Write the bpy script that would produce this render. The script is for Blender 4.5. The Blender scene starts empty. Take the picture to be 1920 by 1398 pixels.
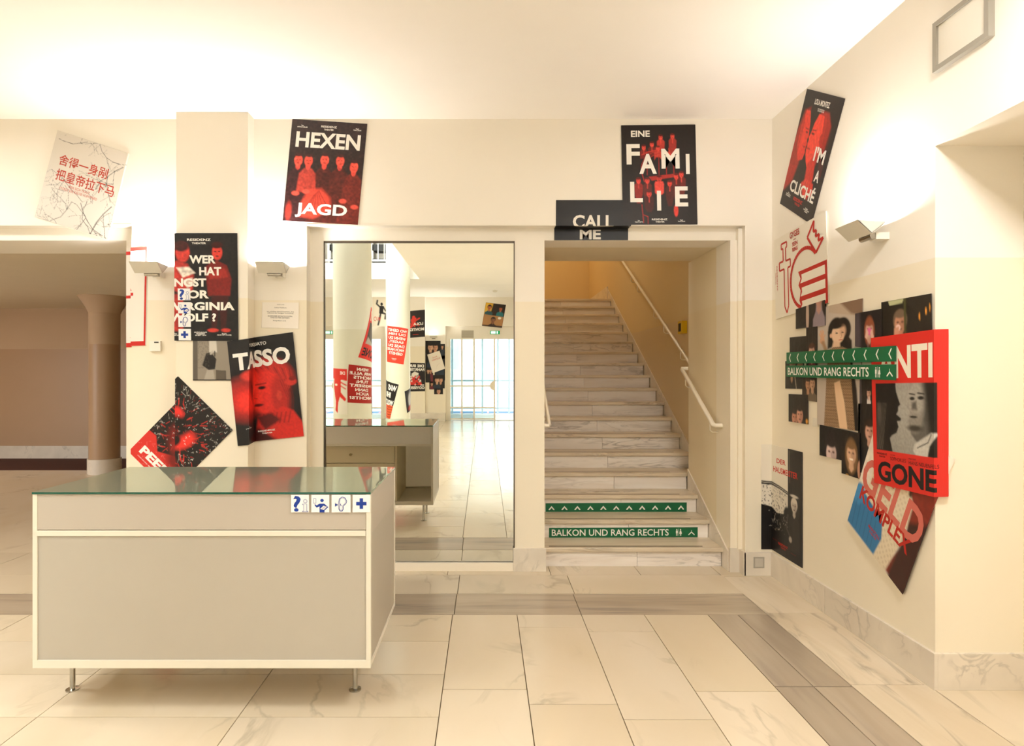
import bpy, bmesh, math, random
import numpy as np
from mathutils import Vector, Matrix
rnd = random.Random(7)
SC = bpy.context.scene
COL = SC.collection
# ------------------------------------------------------------------ camera, world, light, exposure
F, CX, CY, CH = 1131.0, 909.0, 703.0, 1.6       # focal length in px, vanishing point, eye height
cam_d = bpy.data.cameras.new('camera'); cam = bpy.data.objects.new('camera', cam_d); COL.objects.link(cam)
cam.location = (0, 0, CH); cam.rotation_euler = (math.pi/2, 0, 0)
cam_d.sensor_width = 36; cam_d.sensor_fit = 'HORIZONTAL'; cam_d.lens = F/1920*36
cam_d.shift_x = (960-CX)/1920; cam_d.shift_y = (CY-699)/1920
cam_d.clip_start = .05; cam_d.clip_end = 200
SC.camera = cam
SC.view_settings.view_transform = 'Standard'; SC.view_settings.look = 'None'
SC.view_settings.gamma = 1; SC.view_settings.use_curve_mapping = False
SC.view_settings.exposure = .18
w = bpy.data.worlds.new('sky'); SC.world = w; w.use_nodes = True
bg = w.node_tree.nodes['Background']; bg.inputs[0].default_value = (.93, .965, 1, 1); bg.inputs[1].default_value = 5.5
SC.cycles.max_bounces = 10; SC.cycles.diffuse_bounces = 6; SC.cycles.glossy_bounces = 6
SC.cycles.transparent_max_bounces = 12; SC.cycles.sample_clamp_indirect = 6
SC.cycles.use_denoising = True
SC.cycles.caustics_reflective = False; SC.cycles.caustics_refractive = False
WARM = (1, .98, .95); NEUT = (1, .98, .93)
def area(name, loc, rot, sx, sy, power, col=WARM, spread=math.pi):
    l = bpy.data.lights.new(name, 'AREA'); l.shape = 'RECTANGLE'; l.size = sx; l.size_y = sy
    l.energy = power; l.color = col; l.spread = spread
    o = bpy.data.objects.new(name, l); COL.objects.link(o); o.location = loc; o.rotation_euler = rot
    return o
# unseen area lamp standing in for a skylight over the well, behind the camera
area('upper_storey_light', (-3.6, -1.0, 6.3), (0, 0, 0), 3.0, 5.0, 470, (.95, 1, 1))
# added ceiling lamps, out of view, as fill for the foyer (housings built below)
FILL_LUMIN = [(1.55, 1.6), (1.55, -1.2), (1.55, -4.0), (-4.6, 3.3), (-6.3, -2.0)]
for i, (x, y) in enumerate(FILL_LUMIN):
    area('luminaire_light', (x, y, 3.55), (0, 0, 0), .5, .5, (60, 40, 24, 50, 34)[i], (1, .995, .99))
# portals in the glazed openings: they only steer sampling of the sky
for x0, x1 in ((-1.1, 1.6), (-5.7, -3.0)):
    o = area('sky_portal', ((x0+x1)/2, -10.6, 1.4), (math.pi/2, 0, 0), x1-x0+.8, 2.7, 1); o.data.cycles.is_portal = True
area('stair_lamp_light', (.9, 11.2, 5.2), (0, 0, 0), .6, .6, 17, (1, .70, .36))
area('stair_lamp_light', (1.1, 8.4, 4.9), (0, 0, 0), .5, .5, 14, (1, .84, .60))
area('hall_lamp_light', (-9.0, 8.2, 2.84), (0, 0, 0), .5, .5, 34, (1, .78, .56))  # added fill for the hall, set out of view to the left
SCONCE_W = 26
# ------------------------------------------------------------------ materials
def lin(c):
    if isinstance(c, str):
        c = [int(c[i:i+2], 16)/255 for i in (0, 2, 4)]
    return tuple(((v+.055)/1.055)**2.4 if v > .04045 else v/12.92 for v in c[:3])
MATS = {}
def plain(hexc, rough=.5, metal=0, spec=.5, bump=0, key=None):
    k = (hexc, rough, metal, spec, bump)
    if k in MATS: return MATS[k]
    m = bpy.data.materials.new('mat_'+hexc); m.use_nodes = True
    nt = m.node_tree; b = nt.nodes['Principled BSDF']
    c = lin(hexc)
    b.inputs['Roughness'].default_value = rough; b.inputs['Metallic'].default_value = metal
    b.inputs['Specular IOR Level'].default_value = spec
    # slight procedural tone variation
    n = nt.nodes.new('ShaderNodeTexNoise'); n.inputs['Scale'].default_value = 3; n.inputs['Detail'].default_value = 3
    tc = nt.nodes.new('ShaderNodeTexCoord'); nt.links.new(tc.outputs['Object'], n.inputs['Vector'])
    mx = nt.nodes.new('ShaderNodeMix'); mx.data_type = 'RGBA'
    mx.inputs[6].default_value = (*[v*.97 for v in c], 1); mx.inputs[7].default_value = (*[min(1, v*1.03) for v in c], 1)
    nt.links.new(n.outputs['Fac'], mx.inputs[0]); nt.links.new(mx.outputs[2], b.inputs['Base Color'])
    if bump:
        bp = nt.nodes.new('ShaderNodeBump'); bp.inputs['Strength'].default_value = bump; bp.inputs['Distance'].default_value = .002
        n2 = nt.nodes.new('ShaderNodeTexNoise'); n2.inputs['Scale'].default_value = 60; n2.inputs['Detail'].default_value = 4
        nt.links.new(tc.outputs['Object'], n2.inputs['Vector'])
        nt.links.new(n2.outputs['Fac'], bp.inputs['Height']); nt.links.new(bp.outputs[0], b.inputs['Normal'])
    MATS[k] = m; return m
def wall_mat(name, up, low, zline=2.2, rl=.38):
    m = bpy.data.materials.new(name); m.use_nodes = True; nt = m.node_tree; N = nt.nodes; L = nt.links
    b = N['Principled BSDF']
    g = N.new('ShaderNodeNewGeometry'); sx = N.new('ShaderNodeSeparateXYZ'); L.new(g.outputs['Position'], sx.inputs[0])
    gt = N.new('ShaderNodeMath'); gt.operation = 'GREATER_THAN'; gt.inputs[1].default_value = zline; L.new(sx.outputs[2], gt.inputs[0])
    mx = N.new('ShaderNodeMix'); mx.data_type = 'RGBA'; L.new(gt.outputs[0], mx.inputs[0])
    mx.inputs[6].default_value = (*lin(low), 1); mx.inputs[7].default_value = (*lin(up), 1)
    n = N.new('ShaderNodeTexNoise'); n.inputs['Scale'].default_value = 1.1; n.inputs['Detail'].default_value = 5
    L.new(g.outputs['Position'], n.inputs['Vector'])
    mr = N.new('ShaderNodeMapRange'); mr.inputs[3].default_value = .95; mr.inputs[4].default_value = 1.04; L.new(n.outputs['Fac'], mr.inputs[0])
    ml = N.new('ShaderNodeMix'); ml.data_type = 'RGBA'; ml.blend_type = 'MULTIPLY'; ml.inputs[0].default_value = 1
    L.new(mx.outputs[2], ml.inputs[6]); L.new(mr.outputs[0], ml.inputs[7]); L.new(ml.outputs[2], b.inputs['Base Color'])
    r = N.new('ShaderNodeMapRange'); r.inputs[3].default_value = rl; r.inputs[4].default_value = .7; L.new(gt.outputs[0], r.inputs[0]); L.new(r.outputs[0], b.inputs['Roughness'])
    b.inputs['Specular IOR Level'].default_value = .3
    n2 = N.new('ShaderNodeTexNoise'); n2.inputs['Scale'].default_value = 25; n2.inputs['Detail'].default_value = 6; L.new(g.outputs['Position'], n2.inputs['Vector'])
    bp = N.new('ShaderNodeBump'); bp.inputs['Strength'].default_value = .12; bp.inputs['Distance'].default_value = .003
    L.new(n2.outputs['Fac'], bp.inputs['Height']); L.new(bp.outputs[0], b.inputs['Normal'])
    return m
def marble(name, c0, c1, cv, vein=.5, stretch=(1, 1, 1), rough=.2, scale=1.5, rot=0.5, soft=.06, streak=0):
    """veined stone: object coordinates shifted per object, so every slab has its own veins"""
    m = bpy.data.materials.new(name); m.use_nodes = True; nt = m.node_tree; N = nt.nodes; L = nt.links
    b = N['Principled BSDF']; tc = N.new('ShaderNodeTexCoord'); oi = N.new('ShaderNodeObjectInfo')
    mp = N.new('ShaderNodeMapping'); mp.inputs['Scale'].default_value = stretch; mp.inputs['Rotation'].default_value = (0, 0, rot)
    L.new(tc.outputs['Object'], mp.inputs['Vector'])
    ml = N.new('ShaderNodeMath'); ml.operation = 'MULTIPLY'; ml.inputs[1].default_value = 97; L.new(oi.outputs['Random'], ml.inputs[0])
    ad = N.new('ShaderNodeVectorMath'); ad.operation = 'ADD'; L.new(mp.outputs[0], ad.inputs[0]); L.new(ml.outputs[0], ad.inputs[1])
    n0 = N.new('ShaderNodeTexNoise'); n0.inputs['Scale'].default_value = scale; n0.inputs['Detail'].default_value = 7; n0.inputs['Distortion'].default_value = .8
    L.new(ad.outputs[0], n0.inputs['Vector'])
    n1 = N.new('ShaderNodeTexNoise'); n1.inputs['Scale'].default_value = scale*1.3; n1.inputs['Detail'].default_value = 5; n1.inputs['Distortion'].default_value = 1.6
    L.new(ad.outputs[0], n1.inputs['Vector'])
    s = N.new('ShaderNodeMath'); s.operation = 'SUBTRACT'; s.inputs[1].default_value = .5; L.new(n1.outputs['Fac'], s.inputs[0])
    a = N.new('ShaderNodeMath'); a.operation = 'ABSOLUTE'; L.new(s.outputs[0], a.inputs[0])
    vr = N.new('ShaderNodeMapRange'); vr.inputs[1].default_value = 0; vr.inputs[2].default_value = soft; vr.inputs[3].default_value = 1; vr.inputs[4].default_value = 0
    L.new(a.outputs[0], vr.inputs[0])
    n3 = N.new('ShaderNodeTexNoise'); n3.inputs['Scale'].default_value = 2.2; L.new(ad.outputs[0], n3.inputs['Vector'])
    vm = N.new('ShaderNodeMapRange'); vm.inputs[1].default_value = .48; vm.inputs[2].default_value = .68; vm.inputs[3].default_value = 0; vm.inputs[4].default_value = vein
    L.new(n3.outputs['Fac'], vm.inputs[0])
    vv = N.new('ShaderNodeMath'); vv.operation = 'MULTIPLY'; L.new(vr.outputs[0], vv.inputs[0]); L.new(vm.outputs[0], vv.inputs[1])
    mr = N.new('ShaderNodeMapRange'); mr.inputs[1].default_value = .3; mr.inputs[2].default_value = .7; L.new(n0.outputs['Fac'], mr.inputs[0])
    m1 = N.new('ShaderNodeMix'); m1.data_type = 'RGBA'; m1.inputs[6].default_value = (*lin(c0), 1); m1.inputs[7].default_value = (*lin(c1), 1); L.new(mr.outputs[0], m1.inputs[0])
    m2 = N.new('ShaderNodeMix'); m2.data_type = 'RGBA'; L.new(vv.outputs[0], m2.inputs[0]); L.new(m1.outputs[2], m2.inputs[6]); m2.inputs[7].default_value = (*lin(cv), 1)
    # each slab a slightly different tone
    tr = N.new('ShaderNodeMapRange'); tr.inputs[3].default_value = .93; tr.inputs[4].default_value = 1.04; L.new(oi.outputs['Random'], tr.inputs[0])
    m3 = N.new('ShaderNodeMix'); m3.data_type = 'RGBA'; m3.blend_type = 'MULTIPLY'; m3.inputs[0].default_value = 1
    L.new(m2.outputs[2], m3.inputs[6]); L.new(tr.outputs[0], m3.inputs[7]); L.new(m3.outputs[2], b.inputs['Base Color'])
    rr = N.new('ShaderNodeMapRange'); rr.inputs[3].default_value = rough*.7; rr.inputs[4].default_value = rough*1.4; L.new(n0.outputs['Fac'], rr.inputs[0]); L.new(rr.outputs[0], b.inputs['Roughness'])
    return m
M = {}
M['wall'] = wall_mat('cream_plaster', 'F0EADF', 'ECE2CC')
M['wall_cool'] = wall_mat('cool_plaster', 'E6E6D8', 'DDDCC8')
M['stairwall'] = wall_mat('stair_plaster', 'DCC79A', 'D2BC92', 2.2, .3)
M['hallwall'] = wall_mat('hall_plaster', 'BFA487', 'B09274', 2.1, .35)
M['ceil'] = wall_mat('white_ceiling', 'FAF6F1', 'FAF6F1', 0)
M['soffit'] = plain('E2D6BC', .6, bump=.3)
M['tile'] = marble('cream_marble', 'D5C7B0', 'CBBBA0', '9C917E', .5, (1, .55, 1), .17, 1.2, .9, .03)
M['tile_vein'] = marble('veined_marble', 'D9CCB5', 'CAB99F', '8F8476', .75, (3.2, .5, 1), .18, 1.6, .5, .08)
M['tile_grey'] = marble('grey_marble', 'B2A28D', '9C8C78', '7F7368', .7, (.5, 5, 1), .18, 1.3, .12, .25)
M['tile_grey_long'] = marble('grey_marble_long', 'AE9E8A', '9C8C78', '8B7E70', .6, (5, .5, 1), .18, 1.2, -.25, .25)
M['base'] = marble('baseboard_marble', 'E3D9C8', 'D2C8B8', '9C9488', .55, (1, 1, 1), .3, 3.0, .4, .04)
M['step'] = marble('step_marble', 'F4EEE6', 'E6DBCF', '85796D', .6, (.45, 2, 3.2), .32, 3.0, .1, .06)
M['tread'] = marble('tread_marble', 'DFD1B8', 'CCBBA2', '7E705F', .65, (.5, 3, 3), .3, 3.0, .1, .07)
M['grout'] = plain('8E7E66', .9)
M['groove'] = plain('55452F', .8)
M['carpet'] = plain('4A2418', .95, bump=.4)
M['white'] = plain('E9E4D8', .4)
M['lampwhite'] = plain('DCD8CC', .35)
M['rail'] = plain('EDE3CF', .3)
M['chrome'] = plain('B8B4AC', .18, 1)
M['brass'] = plain('8A7A5A', .35, 1)
M['dark'] = plain('1D1A18', .5)
M['darkframe'] = plain('5B5146', .35, .6)
M['frost'] = plain('D9D1C2', .42, bump=.05)
M['frostband'] = plain('DED4C6', .35); M['apron'] = plain('F5F1E8', .35)
M['cframe'] = plain('DCD5C4', .35)
M['drawer'] = plain('D4C8A8', .45)
M['glassedge'] = plain('0E5240', .08)
M['yellow'] = plain('D9B20C', .35)
M['green'] = plain('11603A', .45)
M['bluelit'] = plain('C4DCEC', .35)
def emis(name, c, s):
    m = bpy.data.materials.new(name); m.use_nodes = True; nt = m.node_tree
    nt.nodes.remove(nt.nodes['Principled BSDF']); e = nt.nodes.new('ShaderNodeEmission')
    e.inputs[0].default_value = (*lin(c), 1); e.inputs[1].default_value = s
    nt.links.new(e.outputs[0], nt.nodes['Material Output'].inputs[0]); return m
M['bulb'] = emis('halogen_tube', 'FFE9C4', 12)
M['diffuser'] = emis('lamp_diffuser', 'FFEFD2', 5)  # glow of the added ceiling lamps
M['exit'] = emis('exit_panel', 'DFF5E4', 1.6)
M['exitgreen'] = emis('exit_green', '1F9A50', 1.0)
def mk_mirror():
    m = bpy.data.materials.new('mirror'); m.use_nodes = True; b = m.node_tree.nodes['Principled BSDF']
    b.inputs['Metallic'].default_value = 1; b.inputs['Roughness'].default_value = 0
    b.inputs['Base Color'].default_value = (.93, .96, .93, 1); return m
M['mirror'] = mk_mirror()
def mk_glass(name, tint, ior=1.5):
    m = bpy.data.materials.new(name); m.use_nodes = True; nt = m.node_tree; N = nt.nodes
    N.remove(N['Principled BSDF'])
    f = N.new('ShaderNodeFresnel'); f.inputs[0].default_value = ior
    t = N.new('ShaderNodeBsdfTransparent'); t.inputs[0].default_value = (*tint, 1)
    g = N.new('ShaderNodeBsdfGlossy'); g.inputs['Roughness'].default_value = .01
    x = N.new('ShaderNodeMixShader'); nt.links.new(f.outputs[0], x.inputs[0]); nt.links.new(t.outputs[0], x.inputs[1]); nt.links.new(g.outputs[0], x.inputs[2])
    nt.links.new(x.outputs[0], N['Material Output'].inputs[0]); return m
M['glass'] = mk_glass('clear_pane', (.90, .96, .97)); M['glassblue'] = mk_glass('blue_pane', (.70, .78, .80))
def mk_top():
    m = bpy.data.materials.new('backed_glass_top'); m.use_nodes = True; nt = m.node_tree; N = nt.nodes
    N.remove(N['Principled BSDF'])
    d = N.new('ShaderNodeBsdfDiffuse'); d.inputs[0].default_value = (*lin('BDBFA6'), 1)
    g = N.new('ShaderNodeBsdfGlossy'); g.inputs['Roughness'].default_value = .012; g.inputs[0].default_value = (.93, 1, .93, 1)
    f = N.new('ShaderNodeFresnel'); f.inputs[0].default_value = 2.0
    tl = N.new('ShaderNodeBsdfTranslucent'); tl.inputs[0].default_value = (.8, .86, .74, 1); y = N.new('ShaderNodeMixShader'); y.inputs[0].default_value = .6
    nt.links.new(d.outputs[0], y.inputs[1]); nt.links.new(tl.outputs[0], y.inputs[2])
    x = N.new('ShaderNodeMixShader'); nt.links.new(f.outputs[0], x.inputs[0]); nt.links.new(y.outputs[0], x.inputs[1]); nt.links.new(g.outputs[0], x.inputs[2])
    nt.links.new(x.outputs[0], N['Material Output'].inputs[0]); return m
M['glasstop'] = mk_top()
def translucent(m, f):
    """frosted acrylic: part of the light passes through the sheet"""
    nt = m.node_tree; N = nt.nodes; b = N['Principled BSDF']; t = N.new('ShaderNodeBsdfTranslucent'); src = b.inputs['Base Color'].links[0].from_socket
    nt.links.new(src, t.inputs[0]); x = N.new('ShaderNodeMixShader'); x.inputs[0].default_value = f
    nt.links.new(b.outputs[0], x.inputs[1]); nt.links.new(t.outputs[0], x.inputs[2]); nt.links.new(x.outputs[0], N['Material Output'].inputs[0])
for k in ('frost', 'frostband'): translucent(M[k], .42)
translucent(M['apron'], .22)
# paper whose print is carried per vertex (a fine printed raster on real sheet geometry)
def mk_print():
    m = bpy.data.materials.new('printed_paper'); m.use_nodes = True; nt = m.node_tree; b = nt.nodes['Principled BSDF']
    a = nt.nodes.new('ShaderNodeAttribute'); a.attribute_name = 'print'; nt.links.new(a.outputs['Color'], b.inputs['Base Color'])
    b.inputs['Roughness'].default_value = .42; b.inputs['Specular IOR Level'].default_value = .35
    n = nt.nodes.new('ShaderNodeTexNoise'); n.inputs['Scale'].default_value = 5
    bp = nt.nodes.new('ShaderNodeBump'); bp.inputs['Strength'].default_value = .15; bp.inputs['Distance'].default_value = .01
    nt.links.new(n.outputs['Fac'], bp.inputs['Height']); nt.links.new(bp.outputs[0], b.inputs['Normal']); return m
M['print'] = mk_print()
# ------------------------------------------------------------------ object helpers
def link(name, me, mat=None, parent=None, kind=None, label=None, cat=None, group=None, loc=None):
    o = bpy.data.objects.new(name, me); COL.objects.link(o)
    if mat is not None and me is not None and not me.materials: me.materials.append(mat)
    if parent is not None: o.parent = parent
    if loc is not None: o.location = loc
    for k, v in (('kind', kind), ('label', label), ('category', cat), ('group', group)):
        if v: o[k] = v
    return o
def thing(name, label, cat, loc=(0, 0, 0), group=None, kind=None):
    o = link(name, None, label=label, cat=cat, group=group, kind=kind, loc=loc)
    o.empty_display_size = .05; return o
def bm2me(bm, name='mesh', smooth=False):
    bmesh.ops.recalc_face_normals(bm, faces=bm.faces)
    me = bpy.data.meshes.new(name); bm.to_mesh(me); bm.free()
    if smooth:
        me.polygons.foreach_set('use_smooth', [True]*len(me.polygons)); me.set_sharp_from_angle(angle=.6)
    return me
def boxes(*bs, bevel=0):
    """each box (x0,x1,y0,y1,z0,z1)"""
    bm = bmesh.new()
    for (x0, x1, y0, y1, z0, z1) in bs:
        r = bmesh.ops.create_cube(bm, size=1)
        for v in r['verts']:
            v.co = Vector((x0+(v.co.x+.5)*(x1-x0), y0+(v.co.y+.5)*(y1-y0), z0+(v.co.z+.5)*(z1-z0)))
    if bevel: bmesh.ops.bevel(bm, geom=list(bm.edges), offset=bevel, segments=2, affect='EDGES', profile=.7)
    return bm2me(bm)
def box(name, b, mat, parent=None, bevel=0, **k):
    """box given in world coordinates; origin at its base centre"""
    x0, x1, y0, y1, z0, z1 = b; c = ((x0+x1)/2, (y0+y1)/2, z0)
    me = boxes((x0-c[0], x1-c[0], y0-c[1], y1-c[1], 0, z1-z0), bevel=bevel)
    o = link(name, me, mat, parent, **k)
    off = Vector(parent.location) if parent is not None and parent.parent is None else Vector((0, 0, 0))
    if parent is not None and parent.parent is not None: off = Vector(parent.location)+Vector(parent.parent.location)
    o.location = Vector(c)-off; return o
def tube(pts, r, seg=10, cap=True, bm=None):
    own = bm is None
    if own: bm = bmesh.new()
    pts = [Vector(p) for p in pts]; rings = []
    for i, p in enumerate(pts):
        d = (pts[min(i+1, len(pts)-1)]-pts[max(i-1, 0)]).normalized()
        a = d.cross(Vector((0, 0, 1))) if abs(d.z) < .95 else d.cross(Vector((1, 0, 0)))
        a.normalize(); b = d.cross(a); rr = r[i] if isinstance(r, (list, tuple)) else r
        rings.append([bm.verts.new(p+rr*(math.cos(t)*a+math.sin(t)*b)) for t in [2*math.pi*k/seg for k in range(seg)]])
    for A, B in zip(rings, rings[1:]):
        for k in range(seg): bm.faces.new((A[k], A[(k+1) % seg], B[(k+1) % seg], B[k]))
    if cap: bm.faces.new(rings[0]); bm.faces.new(rings[-1][::-1])
    return bm2me(bm, smooth=True) if own else bm
def lathe(prof, seg=32):
    bm = bmesh.new(); rings = []
    for r, z in prof: rings.append([bm.verts.new((r*math.cos(2*math.pi*k/seg), r*math.sin(2*math.pi*k/seg), z)) for k in range(seg)])
    for A, B in zip(rings, rings[1:]):
        for k in range(seg): bm.faces.new((A[k], A[(k+1) % seg], B[(k+1) % seg], B[k]))
    bm.faces.new(rings[0][::-1]); bm.faces.new(rings[-1]); return bm2me(bm, smooth=True)
# ------------------------------------------------------------------ unfolded wall surfaces for paper
class Profile:
    """vertical surface over a ground polyline; s runs along it, normals point to the room (right of travel)"""
    def __init__(s, pts, zfold=None):
        s.P = [Vector(p) for p in pts]; n = len(s.P); s.S = [0]
        seg = []
        for a, b in zip(s.P, s.P[1:]):
            d = (b-a); s.S.append(s.S[-1]+d.length); d.normalize(); seg.append(Vector((d.y, -d.x)))
        s.Mi = []
        for i in range(n):
            a = seg[max(i-1, 0)]; b = seg[min(i, n-2)]; m = (a+b)
            s.Mi.append(m/max(m.dot(a), 1e-6) if m.length > 1e-6 else a)
        s.zfold = zfold; s.folds = s.S[1:-1]
    def map(s, sv, z, off):
        i = 0
        while i < len(s.P)-2 and sv > s.S[i+1]: i += 1
        t = (sv-s.S[i])/(s.S[i+1]-s.S[i])
        p = s.P[i].lerp(s.P[i+1], t); m = s.Mi[i].lerp(s.Mi[i+1], min(max(t, 0), 1))
        if s.zfold and z > s.zfold:
            p = p + m*(z-s.zfold+off); return Vector((p.x, p.y, s.zfold-off))
        p = p+m*off; return Vector((p.x, p.y, z))
    def hit(s, x, y):
        a = (x-CX)/F; best = None
        for i in range(len(s.P)-1):
            A, B = s.P[i], s.P[i+1]; d = B-A; den = d.x-a*d.y
            if abs(den) < 1e-9: continue
            t = (a*A.y-A.x)/den
            if -1e-6 <= t <= 1+1e-6:
                Y = A.y+t*d.y
                if Y > .3 and (best is None or Y < best[0]): best = (Y, s.S[i]+t*(s.S[i+1]-s.S[i]))
        if best is None: raise ValueError(('no hit', x, y))
        return (best[1], CH-(y-CY)*best[0]/F)
    def at(s, x, y0):  # s of a point of the polyline
        for i in range(len(s.P)-1):
            A, B = s.P[i], s.P[i+1]; d = (B-A); t = (Vector((x, y0))-A).dot(d)/d.length_squared
            if -1e-4 <= t <= 1.0001 and (A+d*t-Vector((x, y0))).length < .01: return s.S[i]+t*d.length
class Cyl:
    def __init__(s, cx, cy, r): s.c = (cx, cy); s.r = r; s.folds = []; s.zfold = None
    def map(s, sv, z, off):
        a = sv/s.r; R = s.r+off; return Vector((s.c[0]-R*math.sin(a), s.c[1]+R*math.cos(a), z))
BETA = .0199; YM = 4.955
def mir(x, y, R):
    """mirror pixel -> world X, z of what is seen there at path length R"""
    return (x-CX)*R/F, CH-(y-CY)*R/F-BETA*(R-YM)
# ------------------------------------------------------------------ drawing on sheets
TEXTS = {}
def text_geo(body, bold):
    k = (body, bold)
    if k not in TEXTS:
        c = bpy.data.curves.new('t', 'FONT'); c.body = body; c.offset = bold; c.resolution_u = 3; c.align_x = 'CENTER'
        c.space_line = .95
        o = bpy.data.objects.new('t', c); me = bpy.data.meshes.new_from_object(o)
        v = np.array([(p.co.x, p.co.y) for p in me.vertices]); f = [tuple(p.vertices) for p in me.polygons]
        if len(v):
            mn = v.min(0); mx = v.max(0); v = (v-mn)/np.maximum(mx-mn, 1e-6)
        bpy.data.objects.remove(o); bpy.data.curves.remove(c); bpy.data.meshes.remove(me)
        TEXTS[k] = (v, f)
    return TEXTS[k]
class Art:
    """marks laid on a sheet; x 0..1 to the right, y 0..1 downwards"""
    def __init__(s): s.items = []
    def add(s, part, col, v, f): s.items.append((part, col, v, f)); return s
    def T(s, body, x0, y0, x1, y1, col='F2EEE6', bold=.022, part='lettering', rot=0, shear=0):
        v, f = text_geo(body, bold)
        if not len(v): return s
        p = [(x0+a*(x1-x0)+shear*(b), y1-b*(y1-y0)) for a, b in v]
        if rot:
            cx, cy = (x0+x1)/2, (y0+y1)/2; c, n = math.cos(rot), math.sin(rot); A = s.asp
            p = [(cx+(x-cx)*c-(y-cy)*A*n, cy+((x-cx)*n+(y-cy)*A*c)/A) for x, y in p]
        return s.add(part, col, p, f)
    asp = 1.414
    def poly(s, pts, col, part='figure'): return s.add(part, col, [tuple(p) for p in pts], [tuple(range(len(pts)))])
    def rect(s, x0, y0, x1, y1, col, part='figure'): return s.poly([(x0, y0), (x1, y0), (x1, y1), (x0, y1)], col, part)
    def line(s, pts, w, col, part='figure'):
        A = s.asp
        for (x0, y0), (x1, y1) in zip(pts, pts[1:]):
            dx, dy = x1-x0, (y1-y0)*A; l = math.hypot(dx, dy) or 1; nx, ny = -dy/l*w/2, dx/l*w/2/A
            s.poly([(x0+nx, y0+ny), (x1+nx, y1+ny), (x1-nx, y1-ny), (x0-nx, y0-ny)], col, part)
        return s
    def arc(s, cx, cy, rx, ry, a0, a1, w, col, part='figure', n=28):
        return s.line([(cx+rx*math.cos(math.radians(a0+(a1-a0)*i/n)), cy+ry*math.sin(math.radians(a0+(a1-a0)*i/n))) for i in range(n+1)], w, col, part)
    def disc(s, cx, cy, rx, ry, col, part='figure', n=20):
        return s.poly([(cx+rx*math.cos(2*math.pi*i/n), cy+ry*math.sin(2*math.pi*i/n)) for i in range(n)], col, part)
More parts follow.
